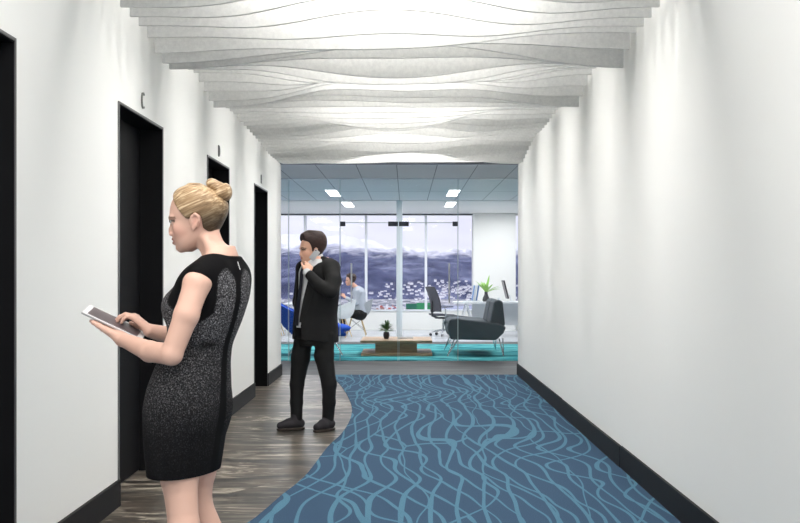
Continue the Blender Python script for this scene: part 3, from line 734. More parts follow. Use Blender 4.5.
def tinted(name, rough=.5, sss=.0, spec=.35, attr='tint'):
    m = mat(name, (1, 1, 1), rough, spec=spec, sss=sss); n, l = nt(m); a = n.new('ShaderNodeAttribute'); a.attribute_name = attr; l.new(a.outputs['Color'], bsdf(m).inputs['Base Color']); return m
m_skin = tinted('fair_skin', .48, .0, .35)
# ------------------------------------------------------------------ the woman with the tablet
def woman():
    YW_ = 3.39
    def P(px, py, dy=0.0): return np.array(at(px, py, YW_ + dy))
    th = math.atan2(.375, -.927); f = np.array([-.927, .375, 0]); l = np.array([-.375, -.927, 0])
    def key(py, xl, xr, b, dc=0.0):
        hw = (xr - xl) / 2 * YW_ / 1000; a = math.sqrt(max(hw * hw - (b * .375) ** 2, .0025)) / .927
        c = P((xl + xr) / 2, py); return (c[2], c[0], c[1] + dc, a, b)
    torso = [key(246, 210, 233, .050), key(252, 207, 237, .060), key(258, 203, 240, .092), key(263, 197, 243, .130), key(270, 189, 246.5, .158), key(280, 182, 248, .168), key(300, 174, 246, .158), key(320, 172.5, 240, .143),
             key(345, 168, 230, .128), key(362, 160, 228, .142), key(385, 152, 228, .165), key(405, 148, 227, .174), key(436, 149, 222, .170), key(455, 151, 219, .165), key(485, 154, 214, .155)]
    lo, hi = (-1.17, 3.06, -.01), (-.5, 3.80, 1.74)
    F = Field(lo, hi, .0036)
    F.stack([(k[0], k[1], k[2], k[3] - .008, k[4] - .008) for k in torso if k[0] > .86], th, 0)
    hd = Head(P(150 + 255 / 5.23, 170 + 255 / 5.23, .03), np.eye(3), 1.0)
    hd.build(F)
    # neck
    nb = P(221, 260, .0); F.limb([P(206, 229, .03), P(209, 241, .02), P(217, 256, .005), nb], [.042, .040, .045, .054], .014)
    F.cone(P(206, 240, -.03), P(214, 257, -.05), .014, .016, .02)
    # shoulders and arms
    sl = P(196.5, 284, -.150); el = P(171.5, 354.5, -.20); wl = P(122.5, 339.5, .045)
    F.limb([P(212, 274, -.07), sl, P(186.5, 315, -.185), el], [.040, .0415, .0395, .034], .012, .015)
    F.limb([el, P(150, 351.5, -.10), wl], [.035, .0345, .0235], .010)
    sr = P(227, 281, .14); er = P(203, 342, .29); wr = P(150.5, 331, .15)
    F.limb([P(221, 272, .07), sr, er], [.044, .040, .034], .02); F.limb([er, P(180, 338, .21), wr], [.038, .036, .025], .012)
    # tablet frame: long edge from the far tip to the near end, short edge away from the camera
    A = P(81.4, 312.5, .045); B = P(141.5, 340.5, .085); ex = unit(B - A); ln = np.linalg.norm(B - A)
    C = P(89.5, 305.5, .205); ey = C - A; ey = ey - ex * (ey @ ex); wd = np.linalg.norm(ey); ey = unit(ey); ez = np.cross(ex, ey); ez = ez if ez[2] > 0 else -ez
    Tp = lambda u, v, w=0: A + ex * ln * u + ey * wd * v + ez * w
    # left hand flat below the tablet, fingers along it; right hand tapping on it
    hand(F, wl, Tp(.30, .42, -.024) - wl, -ez, +1, .93, curls=((-.05, .05, .05),) * 4, thumb=(.1, .1), spread=.14, tsplay=.55)
    F.cone(wl, Tp(.55, .40, -.026), .023, .018, .012)
    kr = Tp(.62, .60, .054)
    hand(F, wr, kr - wr, ez + ey * .15, +1, .92, curls=((.62, .55, .35), (.5, .62, .4), (.55, .7, .45), (.6, .8, .5)), thumb=(.7, .25), spread=.10)
    # legs: weight on the near leg, the other knee bent with its heel lifted
    hl = P(181, 430, -.05); kl = P(184, 528, -.085); al = P(190, 656, -.06)
    F.limb([hl, P(179.5, 478, -.058), kl, P(187, 572, -.07), al], [.062, .058, .049, .050, .030], .02)
    hr = P(197, 430, .055); kr_ = P(197, 502, .07); ar = P(236, 636, .14)
    F.limb([hr, P(199.5, 470, .05), kr_, P(212, 540, .09), ar], [.058, .053, .047, .052, .030], .02)
    F.limb([al, P(178, 672, -.11), P(166, 680, -.14)], [.034, .034, .022], .012); F.limb([ar, P(226, 662, .11), P(214, 677, .09)], [.034, .034, .022], .012)
    skin = srgb(208, 168, 151)[:3]
    def tint(V): return hd.tint(V, skin, lip=srgb(160, 84, 84)[:3], brow=srgb(92, 64, 46)[:3], blush=srgb(206, 132, 116)[:3], cheek=.32)
    body = field_obj(F, 'person', m_skin, None, 1, {'tint': tint}, .35)
    tag(body, 'woman in a black sleeveless dress with a blonde bun reading a tablet', 'person')
    # eyes
    m_eye = mat('eye_white', srgb(226, 222, 218), .2); m_iris = mat('dark_iris', srgb(58, 48, 42), .2)
    for sd in (-1, 1):
        c = hd.W(L(134, 271, sd * .033)); b = MB(); b.lathe([(.0115 * math.sin(a), -.0115 * math.cos(a)) for a in np.linspace(.05, 3.09, 12)], c, 16); e = b.build('eye', m_eye, body, smooth=True)
        c2 = hd.W(L(119.5, 271.5, sd * .033)); b = MB(); b.lathe([(.0058 * math.sin(a), -.0058 * math.cos(a)) for a in np.linspace(.05, 3.09, 8)], c2, 12); b.build('iris', m_iris, e, smooth=True)
    # hair swept up into a bun
    H = Field(hd.c - .15, hd.c + np.array([.16, .15, .18]), .0032)
    H.put(hd.skull_fn(.006, .001), hd.c - .15, hd.c + .15, 0)
    H.ell(hd.W(L(240, 150)), (.080, .066, .0505), .012)
    line = np.array([(126, 140), (132, 158), (150, 185), (172, 215), (190, 238), (214, 262), (232, 262), (244, 240), (270, 232), (288, 246), (294, 276), (296, 306), (318, 326), (352, 330), (380, 316), (430, 260), (430, 60), (126, 60)], float)
    def hairline(X, Y, Z):
        x, y, z = hd.loc(X, Y, Z); zx = x / .000648 + 255; zy = 255 - z / .000648; zx = zx + 0 * zy; zy = zy + 0 * zx
        zx = zx - np.clip(.06 - np.abs(y), 0, .06) / .06 * 10
        best = np.full(np.broadcast(zx, zy).shape, 1e9, np.float32); inside = np.zeros(best.shape, bool)
        for (x0, y0), (x1, y1) in zip(line, np.roll(line, -1, 0)):
            ex_, ey_ = x1 - x0, y1 - y0; t = np.clip(((zx - x0) * ex_ + (zy - y0) * ey_) / (ex_ ** 2 + ey_ ** 2), 0, 1)
            best = np.minimum(best, np.hypot(zx - x0 - t * ex_, zy - y0 - t * ey_)); c_ = ((y0 > zy) != (y1 > zy)) & (zx < (x1 - x0) * (zy - y0) / (y1 - y0 + 1e-9) + x0); inside ^= c_
        return np.where(inside, -best, best) * .000648
    H.put(hairline, hd.c - .15, hd.c + .15, 0, 'i')
    hair = field_obj(H, 'hair', m_blonde, body, 2, {'tone': lambda V: np.repeat((1 - .80 * np.clip((.050 - hd.locV(V)[:, 2] + .25 * (hd.locV(V)[:, 0] - .02)) / .07, 0, 1))[:, None], 3, 1)}, .4)
    Bn = Field(hd.W(L(285, 190, -.09)), hd.W(L(450, 20, .09)), .003)
    def ring(cx, cy, r, rr, tilt, v0=0.0, a0=0, a1=6.3, n=14):
        ps = []
        for a in np.linspace(a0, a1, n):
            ps.append(hd.W(L(cx, cy, v0) + np.array([r * math.cos(a) * math.cos(tilt), r * math.sin(a) * .95, r * math.cos(a) * math.sin(tilt)])))
        for p, q in zip(ps, ps[1:]): Bn.cone(p, q, rr, rr, .003)
    ca, sa_ = math.cos(R(38)), math.sin(R(38)); Ax = [(ca, 0, -sa_), (0, 1, 0), (sa_, 0, ca)]
    Bn.ell(hd.W(L(338, 82, .002)), (.033, .034, .0215), 0, 'u', Ax)
    Bn.ell(hd.W(L(398, 116, -.006)), (.0225, .036, .0315), .002)
    Bn.ell(hd.W(L(372, 126, -.010)), (.019, .036, .028), .002, 'u', Ax)
    Bn.ell(hd.W(L(366, 96, .004)), (.030, .030, .022), .004, 'u', Ax)
    bun = field_obj(Bn, 'hair_bun', m_blonde, hair, 2, {'tone': lambda V: np.ones((len(V), 3))}, .35)
    # dress
    D = Field((-1.2, 3.0, .68), (-.42, 3.8, 1.56), .0045)
    D.stack(torso, th, 0, zr=(P(0, 472)[2], P(0, 256)[2]))
    for s in (-1, 1):
        c = P(195.5, 307) + l * (.062 * s) + f * .03; D.ell(c, (.052, .052, .056), .035)
    D.limb([P(214, 270, -.07), P(199.5, 275, -.134)], [.052, .041], .02); D.limb([P(222, 270, .07), P(224, 277, .132)], [.050, .044], .02)
    # shoulder blades, seat
    for s in (-1, 1): D.ell(P(220, 289) + l * (.065 * s), (.048, .048, .055), .03)
    for s in (-1, 1): D.ell(P(193, 410) + l * (.065 * s) - f * .03, (.062, .062, .08), .04)
    # armholes
    axl = unit(l + np.array([0, 0, .12])); 
    dn = unit(np.array(P(186.5, 315, -.185)) - sl)
    D.cone(sl + dn * .012 + l * .012, P(186.5, 315, -.185) + dn * .02 + l * .008, .046, .044, .004, 's')
    c = P(222, 298, .18)
    def hole(X, Y, Z):
        dx, dy, dz = X - c[0], Y - c[1], Z - c[2]; u = dx * f[0] + dy * f[1]; w = dx * l[0] + dy * l[1]
        q = np.sqrt((u / .044) ** 2 + ((dz - .8 * u) / .076) ** 2); return np.maximum((q - 1) * .044, w - .075)
    D.put(hole, c - .14, c + .14, .006, 's')
    # neckline scoop, hem
    nk = P(219, 247, 0)
    D.ell(P(217, 249, .0) + f * .010, (.074, .068, .030), .008, 's', [f, l, (0, 0, 1)])
    zh = P(0, 473)[2]; D.put(lambda X, Y, Z: (Z - zh) + 0 * X + 0 * Y + .00, (-1.2, 3.0, .6), (-.4, 3.8, zh + .0), 0, 's')
    bc = P(228, 300)
    def dtint(V):
        # weave mask: tweed panels between the black armhole bands, shoulder yoke and back strip
        pv = V - P(206, 300); w = pv @ l; u = pv @ f; z = V[:, 2]; px = 275 - (z - 1.4) * 295
        wc = np.abs(w)
        strip = np.clip((wc - .013 - .006 * np.clip((px - 330) / 60, 0, 1)) / .006, 0, 1)
        strip = np.where(u < 0, strip, 1)
        topz = 268 + 9 * ((wc - .060) / .04) ** 2
        yoke = np.clip((px - topz) / 4, 0, 1)
        band_w = np.where(px < 312, .098 + .0 * px, .098 + (px - 312) * .0035)
        band = np.where((u < .03), np.clip((band_w - wc) / .007, 0, 1), np.clip((px - 284) / 6, 0, 1))
        band = np.where(px > 322, 1, band)
        fade = np.interp(px, [260, 325, 350, 385, 430, 475], [1.0, .8, .46, .36, .07, .02])
        m = strip * np.minimum(yoke, band)
        belt = np.exp(-((px - 343 - 0 * wc) / 4.5) ** 2) * np.exp(-((w - .085) / .04) ** 2)
        m = m * (1 - .9 * belt) * fade 
        return np.stack([m, m, m], 1)
    dress = field_obj(D, 'dress', m_dress, body, 2, {'weave': dtint}, .4)
    dress['label'] = 'black sleeveless dress with grey tweed panels'
    # zip at the back of the neck
    b = MB(); 
    zc = [P(0, y) for y in (258, 263, 268, 274)]
    for y0 in (257, ):
        pts = []
        for y in np.linspace(262, 270, 6):
            k = np.interp(P(0, y)[2], [t[0] for t in sorted(torso)], [t[3] for t in sorted(torso)]); cx = np.interp(P(0, y)[2], [t[0] for t in sorted(torso)], [t[1] for t in sorted(torso)])
            pts.append(np.array([cx, YW_, P(0, y)[2]]) - f * (k + .003))
        b.tube(pts, .0032, 6)
    b.build('zip', m_chrome, dress, smooth=True)
    # shoes
    m_shoe = mat('black_patent_shoe', srgb(20, 20, 22), .25)
    for a_, m_, t_ in ((al, P(178, 672, -.11), P(166, 680, -.14)), (ar, P(226, 662, .11), P(214, 677, .09))):
        S = Field(np.minimum(a_, t_) - .12, np.maximum(a_, t_) + .12, .004)
        m2 = np.array(m_); t2 = np.array(t_); t2[2] = max(t2[2], .03); a2 = np.array(a_) - np.array([-.02, 0, .03])
        S.limb([a2, m2 - (0, 0, .006), t2], [.037, .040, .027], .01); S.ell(np.array(a_) + np.array([-.02, 0, .03]), (.075, .04, .045), .006, 's')
        S.put(lambda X, Y, Z: (.003 - Z) + 0 * X + 0 * Y, t2 - .2, t2 + .2, 0, 'i')
        hb = a2 + np.array([.018, .004, -.02]); S.cone(hb, (hb[0] + .004, hb[1], max(.006, 0.006 if a_ is al else hb[2] - .085)), .014, .006, .008)
        field_obj(S, 'shoe', m_shoe, body, 1)
    # tablet
    t = thing('tablet', 'slim silver and white tablet held by the woman with the bun', 'tablet', tuple(Tp(.5, .5)))
    Rm = Matrix(((ex[0], ey[0], ez[0]), (ex[1], ey[1], ez[1]), (ex[2], ey[2], ez[2]))); t.rotation_euler = Rm.to_euler()
    b = MB(); b.box((-ln / 2, -wd / 2, -.0045), (ln / 2, wd / 2, .003)); b.build('tablet_back', m_tab, t, bevel=.002)
    b = MB(); b.box((-ln / 2 + .001, -wd / 2 + .001, .003), (ln / 2 - .001, wd / 2 - .001, .0040)); fr = b.build('bezel', m_tabw, t)
    b = MB(); b.box((-ln / 2 + .018, -wd / 2 + .009, .0040), (ln / 2 - .020, wd / 2 - .009, .0046)); b.build('screen', m_scr, t)
    b = MB(); b.lathe([(.006, .0), (.006, .0007)], (ln / 2 - .010, 0, .0040), 16); b.build('home_button', m_tab, t)
m_blonde = mat('blonde_hair', (1, 1, 1), .42, spec=.35)
_c0 = coords(m_blonde, (1, 1, 1), 'Object', (0, R(24), 0)); _c = m_blonde.node_tree.nodes.new('ShaderNodeMapping'); _c.inputs['Scale'].default_value = (9, 60, 130); m_blonde.node_tree.links.new(_c0.outputs[0], _c.inputs[0])
_n = noise(m_blonde, _c, 1, 3, .5, .6)
_r = ramp(m_blonde, _n.outputs['Fac'], [(.25, srgb(102, 76, 54)), (.48, srgb(156, 127, 94)), (.72, srgb(222, 199, 164))])
_a = m_blonde.node_tree.nodes.new('ShaderNodeAttribute'); _a.attribute_name = 'tone'; m_blonde.node_tree.links.new(mixc(m_blonde, 1.0, _r.outputs[0], _a.outputs['Color'], 'MULTIPLY'), bsdf(m_blonde).inputs['Base Color']); bump(m_blonde, _n.outputs['Fac'], .35, .002)
m_dress = mat('black_tweed_dress', (1, 1, 1), .85, spec=.12)
n_, l_ = nt(m_dress); _a = n_.new('ShaderNodeAttribute'); _a.attribute_name = 'weave'
_n = noise(m_dress, coords(m_dress), 210, 3, 0, .7); _r = ramp(m_dress, _n.outputs['Fac'], [(.42, srgb(36, 35, 37)), (.55, srgb(82, 81, 84)), (.68, srgb(178, 176, 180))])
l_.new(mixc(m_dress, _a.outputs['Fac'], srgb(12, 11, 13), _r.outputs[0]), bsdf(m_dress).inputs['Base Color'])
m_tab = mat('silver_tablet_back', srgb(176, 174, 176), .3, .7); m_tabw = mat('white_bezel', srgb(238, 236, 238), .25); m_scr = mat('dark_glossy_screen', srgb(92, 80, 84), .3, spec=.25)
woman()
# ------------------------------------------------------------------ the man on the phone
m_suit = mat('black_suit_wool', srgb(30, 30, 31), .75, spec=.2)
_n = noise(m_suit, coords(m_suit), 300, 2); bump(m_suit, _n.outputs['Fac'], .12, .002)
m_shirt = mat('pale_shirt_cotton', srgb(206, 208, 212), .8, spec=.15)
m_tie = mat('dark_navy_tie', srgb(28, 30, 44), .5)
m_dhair = mat('dark_brown_hair', (1, 1, 1), .5, spec=.3)
_n = noise(m_dhair, coords(m_dhair, (40, 40, 110)), 1, 3, .8); _r = ramp(m_dhair, _n.outputs['Fac'], [(.3, srgb(28, 16, 15)), (.7, srgb(58, 35, 31))])
m_dhair.node_tree.links.new(_r.outputs[0], bsdf(m_dhair).inputs['Base Color']); bump(m_dhair, _n.outputs['Fac'], .5, .006)
m_mshoe = mat('grey_suede_shoe', srgb(58, 56, 60), .8, spec=.15); m_sole = mat('brown_shoe_sole', srgb(66, 56, 50), .6)
def head_mat(yaw, pitch=0, roll=0):
    """columns are the local axes: x towards the back of the head, y across, z up; yaw is the direction the face looks"""
    Mz = Matrix.Rotation(yaw - math.pi, 3, 'Z'); My = Matrix.Rotation(pitch, 3, 'Y'); Mx = Matrix.Rotation(roll, 3, 'X'); return np.array(Mz @ My @ Mx)
def short_hair(hd, parent, m, h, front=(150, 150), grow=.010, name='hair'):
    H = Field(hd.c - .17 * hd.s, hd.c + .19 * hd.s, h)
    H.put(hd.skull_fn(grow, .002), hd.c - .17, hd.c + .17, 0)
    k = hd.s
    H.ell(hd.W(L(160, 122)), (.052 * k, .064 * k, .045 * k), .02 * k); H.ell(hd.W(L(268, 150)), (.108 * k, .082 * k, .098 * k), .02 * k)
    line = np.array([(108, 132), (128, 160), (168, 172), (190, 200), (212, 245), (222, 285), (236, 285), (240, 245), (262, 230), (290, 245), (298, 300), (310, 345), (345, 345), (440, 250), (440, 20), (90, 20)], float)
    def hl(X, Y, Z):
        x, y, z = hd.loc(X, Y, Z); zx = x / .000648 + 255; zy = 255 - z / .000648
        best = np.full(zx.shape, 1e9, np.float32); inside = np.zeros(zx.shape, bool)
        for (x0, y0), (x1, y1) in zip(line, np.roll(line, -1, 0)):
            ex_, ey_ = x1 - x0, y1 - y0; t = np.clip(((zx - x0) * ex_ + (zy - y0) * ey_) / (ex_ ** 2 + ey_ ** 2), 0, 1)
            best = np.minimum(best, np.hypot(zx - x0 - t * ex_, zy - y0 - t * ey_)); inside ^= ((y0 > zy) != (y1 > zy)) & (zx < (x1 - x0) * (zy - y0) / (y1 - y0 + 1e-9) + x0)
        return np.where(inside, -best, best) * .000648 * k
    H.put(hl, hd.c - .19, hd.c + .19, 0, 'i')
    return field_obj(H, name, m, parent, 1, None, .4)

def man():
    Y0 = 9.03
    def P(px, py, dy=0.0): return np.array(at(px, py, Y0 + dy))
    ang = math.atan2(-.62, -.78); f = np.array([math.cos(ang), math.sin(ang), 0]); l = np.array([-f[1], f[0], 0])     # l: his left
    s_ = 110.74
    def key(py, xl, xr, b):
        hw = (xr - xl) / 2 / s_; a = math.sqrt(max(hw * hw - (b * l[0]) ** 2, .006)) / abs(f[0]); c = P((xl + xr) / 2, py); return (c[2], c[0], c[1], a, b)
    lo, hi = (-1.35, 8.45, -.01), (-.5, 9.6, 1.86); h = .007
    jacket = [key(257, 311, 330, .075), key(261, 305, 334, .13), key(265, 300.5, 337.5, .175), key(272, 297.5, 339, .195), key(285, 297, 339, .195), key(300, 296, 337.5, .18), key(315, 295, 336, .168), key(328, 294, 337, .178), key(344, 293.5, 337.5, .185)]
    hd = Head(P(312, 249.5, -.01), head_mat(math.atan2(-.42, -.9), R(5)), 1.13)
    F = Field(lo, hi, h); hd.build(F, False)
    F.limb([P(314.5, 254), P(318.5, 266)], [.060, .066], .02)
    F.stack([(k[0], k[1], k[2], k[3] - .022, k[4] - .022) for k in jacket if k[0] > P(0, 321)[2]], ang, .02)
    # left arm folded up to the phone, right arm hanging behind with the hand in the pocket
    sl = P(333, 269, -.14); el = P(330.5, 293.5, -.34); wl = P(307.5, 273, -.25)
    sr = P(303, 271, .13); er = P(299, 302, .17); wr = P(305, 322, .12)
    F.limb([sl, el, wl], [.052, .038, .028], .02); F.limb([sr, er, wr], [.055, .045, .03], .02)
    hdir = P(310, 260, -.155) - wl
    nn = np.array([.25, -.9, -.15])
    hand(F, wl, hdir, nn, -1, .98, curls=((.25, .45, .3), (.3, .5, .35), (.35, .55, .4), (.4, .6, .4)), thumb=(.2, .3), k=.008)
    # legs
    F.limb([P(322, 328, -.05), P(324, 356, -.07), P(329, 384, -.08), P(329, 402, -.045), P(328, 422, -.02)], [.075, .070, .046, .040, .034], .01)
    F.limb([P(307, 328, .05), P(300.5, 358, .06), P(297, 384, .04), P(296.5, 402, .03), P(296.5, 422, .025)], [.075, .069, .045, .040, .034], .01)
    ankL = P(328, 418.5, -.02); ankR = P(296.5, 418.5, .025)
    skin = srgb(222, 174, 150)[:3]
    body = field_obj(F, 'person', m_skin, None, 1, {'tint': lambda V: hd.tint(V, skin, lip=srgb(182, 112, 100)[:3], brow=srgb(44, 28, 24)[:3], blush=srgb(206, 140, 120)[:3], cheek=.3)}, .35)
    tag(body, 'man in a black suit and tie standing with a phone at his ear', 'person')
    short_hair(hd, body, m_dhair, .006)
    # shirt: chest, collar
    S = Field((-1.3, 8.5, .85), (-.5, 9.5, 1.65), .006)
    S.stack([(k[0], k[1], k[2], k[3] - .012, k[4] - .012) for k in jacket], ang, 0, zr=(P(0, 327)[2], P(0, 259)[2]))
    S.limb([P(315.5, 257), P(318, 267)], [.068, .085], .015)
    S.put(lambda X, Y, Z: (Z - P(0, 254)[2]) + .30 * ((X - P(316, 0)[0]) * f[0] + (Y - Y0) * f[1]) + 0 * Y, (-1.3, 8.5, 1.4), (-.5, 9.5, 1.65), 0, 'i')
    # cuff
    S.cone(wl + (el - wl) * .10, wl - (el - wl) * .03, .037, .037, 0)
    shirt = field_obj(S, 'shirt', m_shirt, body, 1)
    # tie follows the chest
    zz = np.array(sorted(k[0] for k in jacket)); K = np.array(sorted(jacket))
    def chest(z, v=0.0, off=0.0):
        cx, cy, a, b = [np.interp(z, K[:, 0], K[:, i]) for i in (1, 2, 3, 4)]
        u = a * max(1 - (abs(v) / b) ** 2.15, 0) ** (1 / 2.15); return np.array([cx, cy, z]) + f * (u + off) + l * v
    b = MB(); zt, zb_ = P(0, 268)[2], P(0, 325)[2]
    b.sheet(lambda u, v: chest(zt + (zb_ - zt) * v, (u - .5) * (.042 + .012 * v) + .012 - .012 * v, .0), 6, 24, .006)
    kn = chest(P(0, 267)[2], .012, -.022); tie = b.build('tie', m_tie, body, smooth=True)
    b = MB(); b.box((-.022, -.03, -.028), (.022, .02, .028), Matrix.Translation(kn) @ Matrix.Rotation(ang + math.pi / 2, 4, 'Z')); b.build('tie_knot', m_tie, tie, bevel=.008)
    # trousers
    T = Field((-1.25, 8.6, .03), (-.5, 9.5, 1.0), .007)
    T.limb([P(325.5, 335, -.06), P(324, 356, -.07), P(329, 384, -.08), P(329, 402, -.045), P(328, 419, -.02)], [.084, .086, .066, .058, .053], .02)
    T.limb([P(304, 335, .06), P(300.5, 358, .06), P(297, 384, .04), P(296.5, 402, .03), P(296.5, 419, .025)], [.084, .085, .064, .057, .053], .02)
    T.stack([(P(0, y)[2], P((a_ + c_) / 2, y)[0], Y0, .115, .16) for y, a_, c_ in ((345, 293, 333), (322, 294, 334))], ang, .03)
    T.put(lambda X, Y, Z: (P(0, 421)[2] - Z) + 0 * X + 0 * Y, (-1.3, 8.5, 0), (-.5, 9.6, .3), 0, 'i')
    field_obj(T, 'trousers', m_suit, body, 1)
    # jacket with sleeves, open in a V over shirt and tie
    J = Field((-1.35, 8.45, .72), (-.5, 9.6, 1.68), .0065)
    J.stack(jacket, ang, 0, grow=.006, zr=(P(0, 342)[2], P(0, 258)[2]))
    J.limb([P(322, 263, -.08), P(331.5, 268, -.145), (P(333.5, 281, -.26)), P(330.5, 292, -.335)], [.062, .074, .068, .060], .025)
    J.limb([P(330.5, 292, -.335), P(319, 285, -.30), wl + (el - wl) * .10], [.060, .053, .043], .015)
    J.limb([P(312, 263, .08), P(304, 268.5, .14), er, P(302, 322, .08)], [.060, .072, .056, .050], .025)
    # opening: V that narrows to the button at the waist and flares below it
    zV, zB = P(0, 262)[2], P(0, 325)[2]
    def opening(X, Y, Z):
        cx, cy, a, b_ = [np.interp(Z[0, 0, :], K[:, 0], K[:, i])[None, None, :] for i in (1, 2, 3, 4)]
        u = (X - cx) * f[0] + (Y - cy) * f[1]; v = (X - cx) * l[0] + (Y - cy) * l[1]
        t = np.clip((Z - zB) / (zV - zB), -1.2, 1.2)
        wv = np.where(t > 0, .040 + .085 * np.clip(t, 0, 1.2) ** 1.6, .040 - .10 * t)
        return np.maximum(np.abs(v - .018) - wv, -(u - a * .35))
    J.put(opening, (-1.35, 8.4, .70), (-.5, 9.6, 1.7), 0, 's')
    J.limb([P(315.8, 256), P(317.5, 268)], [.070, .086], .0, 's') if False else None
    J.ell(P(315, 254) + f * .02, (.092, .086, .085), .01, 's')
    # hem slants up to the front
    J.put(lambda X, Y, Z: (P(0, 341)[2] - Z) + .0 * X + .10 * ((X + .82) * f[0] + (Y - Y0) * f[1]), (-1.35, 8.4, .7), (-.5, 9.6, 1.2), 0, 'i')
    jk = field_obj(J, 'jacket', m_suit, body, 1)
    # lapels
    for sd, side in ((1, 'l'), (-1, 'r')):
        b = MB()
        def lap(u, v):
            z = zV + .012 + (zB + .02 - zV) * v; t = (z - zB) / (zV - zB); wv = .040 + .085 * max(t, 0) ** 1.6
            wid = .052 * math.sin(math.pi * min(.12 + .9 * (1 - v), 1)) + .004
            return tuple(chest(z, .018 + sd * (wv - .004 + wid * u), .013 - .004 * u))
        b.sheet(lap, 4, 20, .004); b.build('lapel', m_suit, jk, smooth=True)
    b = MB(); p0 = chest(P(0, 316)[2], .10, .010); b.sheet(lambda u, v: chest(P(0, 318)[2] + .03 * v - .01 * u, .085 + .085 * u, .009), 4, 2, .003); b.build('pocket_flap', m_suit, jk)
    # shoes with soles
    for a_, toe, hl_ in ((ankR, P(280.5, 429, -.04), P(300, 427, .03)), (ankL, P(317, 431, -.13), P(330.5, 428, .0))):
        a_ = np.array(a_); toe = np.array(toe); hl_ = np.array(hl_); toe[2] = .045; hl_[2] = .048; mid = (toe * .55 + hl_ * .45); mid[2] = .06
        S = Field(np.minimum(toe, hl_) - .09, np.maximum(toe, hl_) + (.09, .09, .14), .006)
        S.limb([hl_ + (0, 0, .01), mid, toe], [.044, .046, .034], .02); S.cone(hl_ + unit(toe - hl_) * .04 + (0, 0, .04), hl_ + unit(toe - hl_) * .04 + (0, 0, .085), .046, .043, .02)
        S.put(lambda X, Y, Z: (.020 - Z) + 0 * X + 0 * Y, toe - .4, toe + .4, 0, 'i')
        sh = field_obj(S, 'shoe', m_mshoe, body, 1)
        S = Field(np.minimum(toe, hl_) - .09, np.maximum(toe, hl_) + .09, .005); t2 = toe.copy(); h2 = hl_.copy(); m2 = mid.copy(); t2[2] = h2[2] = m2[2] = .02
        S.limb([h2, m2, t2], [.046, .048, .037], .02); S.put(lambda X, Y, Z: np.maximum(.002 - Z, Z - .022) + 0 * X + 0 * Y, toe - .4, toe + .4, 0, 'i')
        field_obj(S, 'sole', m_sole, sh, 1)
        for i in range(3):
            c = (hl_ * (.62 - .12 * i) + toe * (.38 + .12 * i)); c[2] = .108 - .012 * i; d = unit(np.cross(unit(toe - hl_), (0, 0, 1))); b = MB(); b.tube([c - d * .022, c + (0, 0, .004), c + d * .022], .003, 6); b.build('lace', m_tie, sh)
    # phone between palm and ear
    ear = hd.W(L(262, 276, .086)) if np.dot(hd.M[:, 1], l) > 0 else hd.W(L(262, 276, -.086))
    t = thing('phone', 'pale mobile phone held at the ear of the man in the black suit', 'phone', tuple(P(314.5, 255, -.135)))
    t.rotation_euler = Matrix(((.42, .87, .25), (.0, -.28, .96), (.90, -.40, -.12))).transposed().to_euler() if False else (R(12), R(36), R(28))
    b = MB(); b.box((-.027, -.0045, -.05), (.027, .0045, .05)); b.build('phone_back', m_phone, t, bevel=.004)
    b = MB(); b.box((-.024, .0045, -.043), (.024, .0052, .043)); b.build('screen', m_scr, t)
    b = MB(); b.box((-.022, -.0055, .034), (-.012, -.0045, .045)); b.build('camera_lens', m_tie, t)
m_phone = mat('silver_phone', srgb(196, 198, 202), .3, .3)
man()
# ------------------------------------------------------------------ the lounge and office behind the glass
m_rug = mat('teal_rug', (1, 1, 1), .9, spec=.1)
_n = noise(m_rug, coords(m_rug, (.5, 2.4, 1)), 1.3, 4, .8, .6); _r = ramp(m_rug, _n.outputs['Fac'], [(.34, srgb(16, 82, 94)), (.47, srgb(40, 132, 140)), (.56, srgb(104, 184, 186)), (.66, srgb(26, 112, 122))])
m_rug.node_tree.links.new(_r.outputs[0], bsdf(m_rug).inputs['Base Color'])
b = MB(); b.box((-2.9, 16.28, 0), (2.9, 20.1, .012)); tag(b.build('rug', m_rug, bevel=.004), 'large streaked teal rug under the lounge seats', 'rug')
def wood(name, c0, c1, sc=(1.2, 10, 10)):
    m = mat(name, (1, 1, 1), .45, spec=.35); a = noise(m, coords(m, sc), 2, 4, .7, .6); r = ramp(m, a.outputs['Fac'], [(.3, c0), (.7, c1)]); m.node_tree.links.new(r.outputs[0], bsdf(m).inputs['Base Color']); return m
m_oak = wood('pale_brown_wood', srgb(142, 114, 88), srgb(186, 156, 124)); m_walnut = wood('dark_brown_wood', srgb(128, 100, 76), srgb(172, 138, 108)); m_beech = wood('beech_leg_wood', srgb(196, 166, 116), srgb(222, 194, 148))
m_grey = mat('charcoal_upholstery', srgb(84, 89, 94), .85, spec=.15); _n = noise(m_grey, coords(m_grey), 120, 2); bump(m_grey, _n.outputs['Fac'], .15, .003)
m_blue = mat('royal_blue_upholstery', srgb(38, 84, 190), .8, spec=.15)
m_wplas = mat('white_plastic', srgb(228, 231, 234), .35); m_gplas = mat('grey_plastic', srgb(156, 162, 168), .4)
m_dark = mat('dark_plastic', srgb(40, 40, 46), .45); m_mesh = mat('black_chair_mesh', srgb(78, 78, 88), .8)
m_white = mat('white_desk_laminate', srgb(236, 238, 242), .35)
RUG = .012

